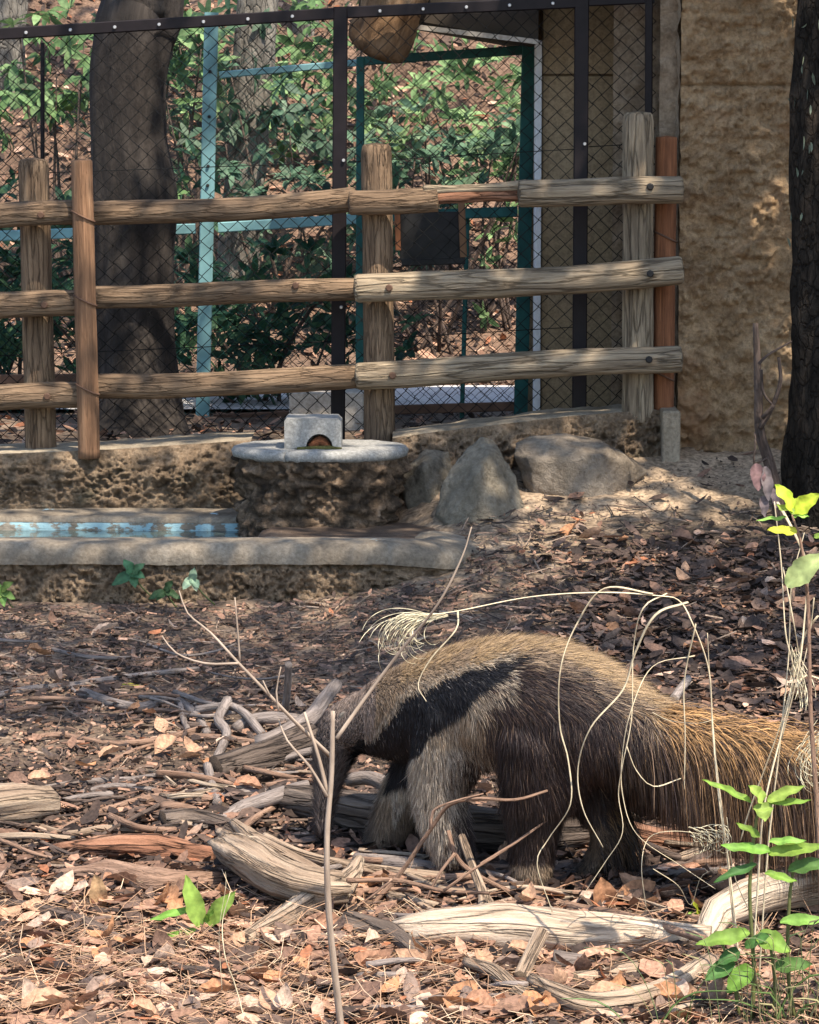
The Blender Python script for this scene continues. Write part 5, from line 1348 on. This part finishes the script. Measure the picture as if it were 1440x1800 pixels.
g2 = grass_clump('tall whitish dry grass stalks rising beside the yellow green leaves', 6.8, [
    ([(1320, 1760), (1335, 1560), (1345, 1420), (1372, 1290), (1392, 1190), (1380, 1110), (1376, 1000), (1364, 880)], 6),
    ([(1330, 1740), (1350, 1500), (1375, 1300), (1388, 1150), (1390, 1030), (1411, 934)], 5.5),
    ([(1364, 884), (1392, 930), (1420, 1000), (1418, 1080), (1405, 1180), (1372, 1300)], 4),
    ([(1376, 1000), (1392, 1090), (1402, 1150), (1408, 1195)], 4.2),
    ([(1440, 1085), (1412, 1120), (1395, 1180), (1370, 1280), (1320, 1420), (1305, 1480)], 4),
    ([(1434, 1050), (1425, 1120), (1405, 1190)], 3.5),
    ([(1400, 1205), (1420, 1190), (1460, 1198)], 4),
    ([(1145, 1250), (1180, 1268), (1230, 1272), (1258, 1262)], 2.2)])
plume(g2, (1408, 1190), (.35, 1), 18, 95, 6.8, .35, 3)
plume(g2, (1420, 1310), (-.6, .8), 22, 120, 6.8, 1.4, 6)
g3 = grass_clump('two thin dry stalks standing in the straw by the leafy seedling', 6.45, [
    ([(440, 1830), (418, 1740), (398, 1680), (390, 1620), (402, 1570)], 4),
    ([(388, 1740), (386, 1640), (400, 1560), (398, 1530)], 2)])

# green blades low at the right
def blades(label, bases, Yd, n, seed, name='grass_tuft'):
    rg = np.random.default_rng(seed); root = empty(name, px(*bases, Yd), label, 'grass')
    for k in range(n):
        x0_, y0_ = bases[0] + rg.normal() * 55, bases[1] + rg.normal() * 15
        dx, hgt = rg.normal() * 70, rg.uniform(60, 210)
        W = [px(x0_, y0_, Yd), px(x0_ + dx * .2, y0_ - hgt * .5, Yd + .02), px(x0_ + dx * .6, y0_ - hgt * .9, Yd), px(x0_ + dx * 1.2, y0_ - hgt * .95, Yd - .03)]
        V, F, T = tube(W, [.0035, .0035, .0028, .0008], n=4, step=.03, flat=.25)
        c = np.array([(.13, .20, .06), (.20, .27, .11), (.40, .36, .18)][int(rg.integers(0, 3))]); add('blade', V, F, M['leaf_green'], parent=root, col=np.tile(c, (len(V), 1)))
blades('tuft of green grass blades at the foot of the leafy plants', (1380, 1815), 6.42, 34, 5)
blades('thin grass tuft beside the bent grey log', (1210, 1830), 6.40, 12, 9)

# ================================================================ LEAFY PLANTS
def big_leaf(parent, base, tip, w, col, Yd, dip=.02, name='leaf', ser=0.0, face=None):
    """one leaf from base px to tip px, half width w px, with a folded midrib"""
    a, b_ = px(*base, Yd), px(*tip, Yd - .03); d = b_ - a; L = np.linalg.norm(d); d = d / L
    nf = np.array([0.15, -.75, .65]) if face is None else np.array(face, float)
    s = unit(np.cross(d, nf)); nn = np.cross(s, d); m = 13; V = []
    for t in np.linspace(0, 1, m):
        prof = math.sin(math.pi * min(1, t * .96 + .02) ** .8) ** .85
        for q in (-1, -.5, 0, .5, 1):
            ww = pr_(w, Yd) * prof * (1 + ser * (((int(t * 12)) % 2) - .5) * (abs(q) == 1))
            V.append(a + d * (t * L) + s * (q * ww) + nn * ((abs(q) * .35 * ww) - dip * t * t + .003 * math.sin(t * 14) * abs(q)))
    V = np.array(V); rv = np.random.default_rng(int(base[0] * 7 + tip[1])); c = np.tile(np.array(col, float) * rv.uniform(.7, 1.15) * np.array([rv.uniform(.85, 1.25), 1, 1]), (len(V), 1)); c[2::5] *= 1.35
    for q in range(0, m, 2): c[q * 5 + 1] *= 1.2; c[q * 5 + 3] *= 1.2
    V = V + nn * (.004 * vnoise(V * 45))[:, None] + s * (.003 * vnoise(V * 60 + 3))[:, None]
    return add(name, V, grid(m, 5), M['leaf_green'], parent=parent, col=c)
YEL = (.46, .56, .05); GRN = (.16, .30, .045); DGR = (.075, .17, .04); LGR = (.27, .42, .08); PALE = (.38, .52, .20)
pl = empty('leafy_shoot', px(1400, 1100, 6.9), 'shoot with bright yellow green leaves held up beside the white stalks', 'plant')
V, F, T = tube([px(x, y, 6.6) for x, y in ((1450, 1800), (1440, 1480), (1425, 1250), (1420, 1050), (1405, 940), (1392, 905))], [.007, .006, .005, .004, .003, .002], 7, .03); add('stem', V, F, M['stick_brown'], parent=pl, tc=T)
for b_, t_, w, c in [((1394, 898), (1370, 852), 16, YEL), ((1396, 900), (1438, 868), 17, YEL), ((1400, 905), (1370, 885), 8, LGR), ((1398, 908), (1416, 900), 9, LGR), ((1402, 934), (1352, 928), 10, YEL), ((1384, 910), (1332, 912), 4, LGR), ((1382, 1030), (1450, 972), 24, PALE), ((1430, 945), (1455, 932), 8, LGR)]:
    big_leaf(pl, b_, t_, w, c, 6.58, .01, ser=.10)
pr2 = empty('leafy_plant', px(1310, 1780, 6.52), 'young leafy plants growing up through the dry stalks beside the bent log', 'plant')
for q in ([(1322, 1800), (1325, 1700), (1318, 1560), (1330, 1440), (1342, 1400)], [(1300, 1800), (1290, 1720), (1270, 1660)], [(1400, 1810), (1385, 1700), (1390, 1560), (1408, 1480)], [(1360, 1800), (1362, 1720), (1352, 1650)]):
    V, F, T = tube([px(x, y, 6.52) for x, y in q], np.linspace(.005, .003, len(q)), 6, .03); add('stem', V, F, M['leaf_green'], parent=pr2, tc=T, col=np.tile([.16, .17, .06], (len(V), 1)))
for b_, t_, w, c in [((1322, 1410), (1240, 1367), 8, GRN), ((1340, 1408), (1326, 1382), 14, LGR), ((1338, 1412), (1345, 1438), 18, LGR), ((1350, 1408), (1412, 1380), 11, LGR), ((1352, 1412), (1424, 1404), 7, GRN), ((1336, 1472), (1300, 1445), 9, GRN), ((1352, 1480), (1415, 1475), 9, LGR), ((1350, 1500), (1450, 1485), 14, GRN), ((1355, 1498), (1272, 1482), 12, GRN), ((1330, 1520), (1256, 1545), 10, DGR), ((1385, 1530), (1462, 1512), 14, DGR), ((1345, 1535), (1400, 1545), 9, GRN),
                     ((1318, 1640), (1225, 1658), 15, GRN), ((1330, 1645), (1390, 1668), 22, GRN), ((1360, 1700), (1425, 1690), 15, DGR), ((1322, 1700), (1278, 1742), 19, GRN), ((1300, 1672), (1265, 1690), 14, DGR), ((1372, 1622), (1450, 1612), 12, LGR), ((1290, 1690), (1240, 1720), 16, DGR), ((1310, 1665), (1350, 1640), 10, DGR)]:
    big_leaf(pr2, b_, t_, w, c, 6.51, .012, ser=.06)
p3 = empty('leafy_seedling', gp(362, 1655), 'single green seedling with upright leaves in the sunlit straw', 'plant')
Ys = float(gp(362, 1655)[1])
V, F, T = tube([px(365, 1660, Ys), px(356, 1632, Ys), px(350, 1615, Ys)], [.004, .003, .002], 6, .02); add('stem', V, F, M['stick_brown'], parent=p3, tc=T)
for b_, t_, w, c in [((351, 1630), (328, 1541), 18, LGR), ((366, 1625), (412, 1568), 17, LGR), ((360, 1622), (372, 1600), 6, GRN), ((338, 1598), (264, 1614), 7, GRN), ((345, 1633), (272, 1652), 7, GRN), ((352, 1655), (315, 1650), 6, YEL)]:
    big_leaf(p3, b_, t_, w, c, Ys, .008, ser=.05)
p4 = empty('small_seedling', gp(1225, 1610), 'tiny green seedling beside the curved bleached log', 'plant')
Ys = float(gp(1225, 1610)[1])
for b_, t_, w, c in [((1228, 1608), (1218, 1582), 6, YEL), ((1230, 1608), (1260, 1596), 6, LGR), ((1226, 1610), (1205, 1606), 5, LGR)]: big_leaf(p4, b_, t_, w, c, Ys, .004)
def lobed(label, cx, cy, R, tips, col, Yd):
    root = empty('wall_plant', px(cx, cy + 30, Yd), label, 'plant')
    for (tx, ty, w) in tips: big_leaf(root, (cx, cy), (tx, ty), w, col, Yd, .015, face=(.1, -.8, .6))
    V, F, T = tube([px(cx, cy, Yd), px(cx + 18, cy + 25, Yd + .02), px(cx + 40, cy + 45, Yd + .03)], [.003, .003, .003], 5, .03); add('stem', V, F, M['leaf_green'], parent=root, tc=T, col=np.tile([.1, .13, .05], (len(V), 1)))
lobed('green star shaped leaf growing out of the pool wall', 232, 1008, 30, [(196, 1026, 11), (222, 985, 10), (250, 990, 9), (252, 1012, 10), (238, 1030, 9)], (.09, .19, .09), 11.0)
lobed('pale wilted leaf with dark foliage at the foot of the pool wall', 338, 1018, 30, [(322, 1032, 8), (340, 1003, 8), (348, 1030, 8), (345, 1036, 7)], (.28, .36, .24), 10.95)
lobed('small green weed at the left foot of the pool wall', 2, 1040, 30, [(18, 1022, 8), (25, 1050, 7), (-15, 1020, 8), (8, 1064, 7), (-10, 1055, 7)], (.14, .24, .06), 10.9)
lobed('dark green weed under the wilted leaf', 290, 1040, 30, [(262, 1050, 8), (300, 1022, 7), (315, 1048, 8), (275, 1052, 7)], (.05, .10, .04), 10.98)
# hanging brown purple leaves on the crooked sapling
hl_ = empty('withered_leaves', px(1340, 850, 11.5), 'withered purple grey leaves hanging from the crooked bare sapling', 'leaves')
for b_, t_, w in [((1328, 815), (1335, 862), 14), ((1345, 820), (1352, 880), 11), ((1340, 872), (1346, 908), 9), ((1358, 858), (1366, 892), 8)]: big_leaf(hl_, b_, t_, w, (.20, .145, .14), 11.5, .01)

# ================================================================ SINGLE FALLEN LEAVES
shapes = []
for s in range(8):
    rg = np.random.default_rng(50 + s); m = 9; V = []
    L = rg.uniform(.075, .12); W = L * rg.uniform(.24, .34); cu = rg.uniform(-.3, .9); tw = rg.uniform(-1, 1); fo = rg.uniform(.2, 1.1)
    for t in np.linspace(-.5, .5, m):
        pf = max(.02, math.cos(t * math.pi) ** .8)
        for q in (-1, -.5, 0, .5, 1):
            V.append((t * L, q * W * pf, cu * L * t * t * 1.6 + fo * W * pf * q * q * .6 + tw * t * q * W * .8 + .002 * math.sin(q * 4 + t * 20)))
    shapes.append(np.array(V))
LEAFC = [('rust brown', (.33, .175, .105)), ('tan', (.44, .265, .165)), ('pale beige', (.50, .36, .265)), ('dark brown', (.17, .10, .07)), ('orange brown', (.42, .21, .105)), ('grey brown', (.25, .175, .135))]
meshes = []
for s, V in enumerate(shapes):
    for ci, (cn, c) in enumerate(LEAFC): meshes.append((cn, 'curled' if s % 2 else 'flat', mesh_data('fallen_leaf', V * np.array([1, 1, 1.5 if s % 2 else .45]), grid(9, 5), M['leaf_dry'], col=np.tile(c, (len(V), 1)))))
def scatter_leaves(n, pts, where, scale=(.6, 1.0)):
    for k in range(n):
        x, y = pts(k)
        g0 = gp(x, y, .012)
        cn, st_, me = meshes[random.randrange(len(meshes))]
        o = bpy.data.objects.new('fallen_leaf', me); COL.objects.link(o)
        s = random.uniform(*scale); o.location = (g0[0], g0[1], g0[2] + random.uniform(.004, .022)); o.scale = (s, s, s)
        o.rotation_euler = (random.gauss(0, .45), random.gauss(0, .4), random.uniform(0, 6.28)); ORG[o.name] = g0
        tag(o, '%s %s fallen leaf %s' % (st_, cn, where), 'leaf', '%s %s leaves %s' % (st_, cn, where))
U = random.uniform
scatter_leaves(90, lambda k: (U(-20, 680), U(1560, 1800)), 'lying on the sunlit straw')
scatter_leaves(60, lambda k: (U(640, 1260), U(1690, 1800)), 'below the bleached log')
scatter_leaves(45, lambda k: (U(880, 1300), U(1480, 1600)), 'near the hind feet')
scatter_leaves(60, lambda k: (U(1000, 1440), U(930, 1240)), 'in the shaded litter behind the tail')
scatter_leaves(36, lambda k: (U(0, 560), U(1080, 1400)), 'on the bare soil around the branch tangle', (.5, .85))
def one_leaf(base, tip, w, col, label):
    Yd = float(gp(*base)[1]); o = big_leaf(None, base, tip, w, col, Yd, .01, 'fallen_leaf'); o.data.materials[0] = M['leaf_dry']; tag(o, label, 'leaf')
one_leaf((1062, 1602), (1058, 1545), 24, (.40, .21, .11), 'large curled brown leaf standing upright near the hind foot')
one_leaf((175, 1600), (170, 1540), 17, (.42, .23, .12), 'curled tan leaf standing upright behind the dark twisted branch')
one_leaf((203, 1208), (248, 1203), 5, (.55, .50, .06), 'single yellow leaf lying on the soil beside the grey branch')
one_leaf((548, 925), (562, 940), 8, (.38, .32, .27), 'small pale leaf standing on the wet concrete by the fountain')
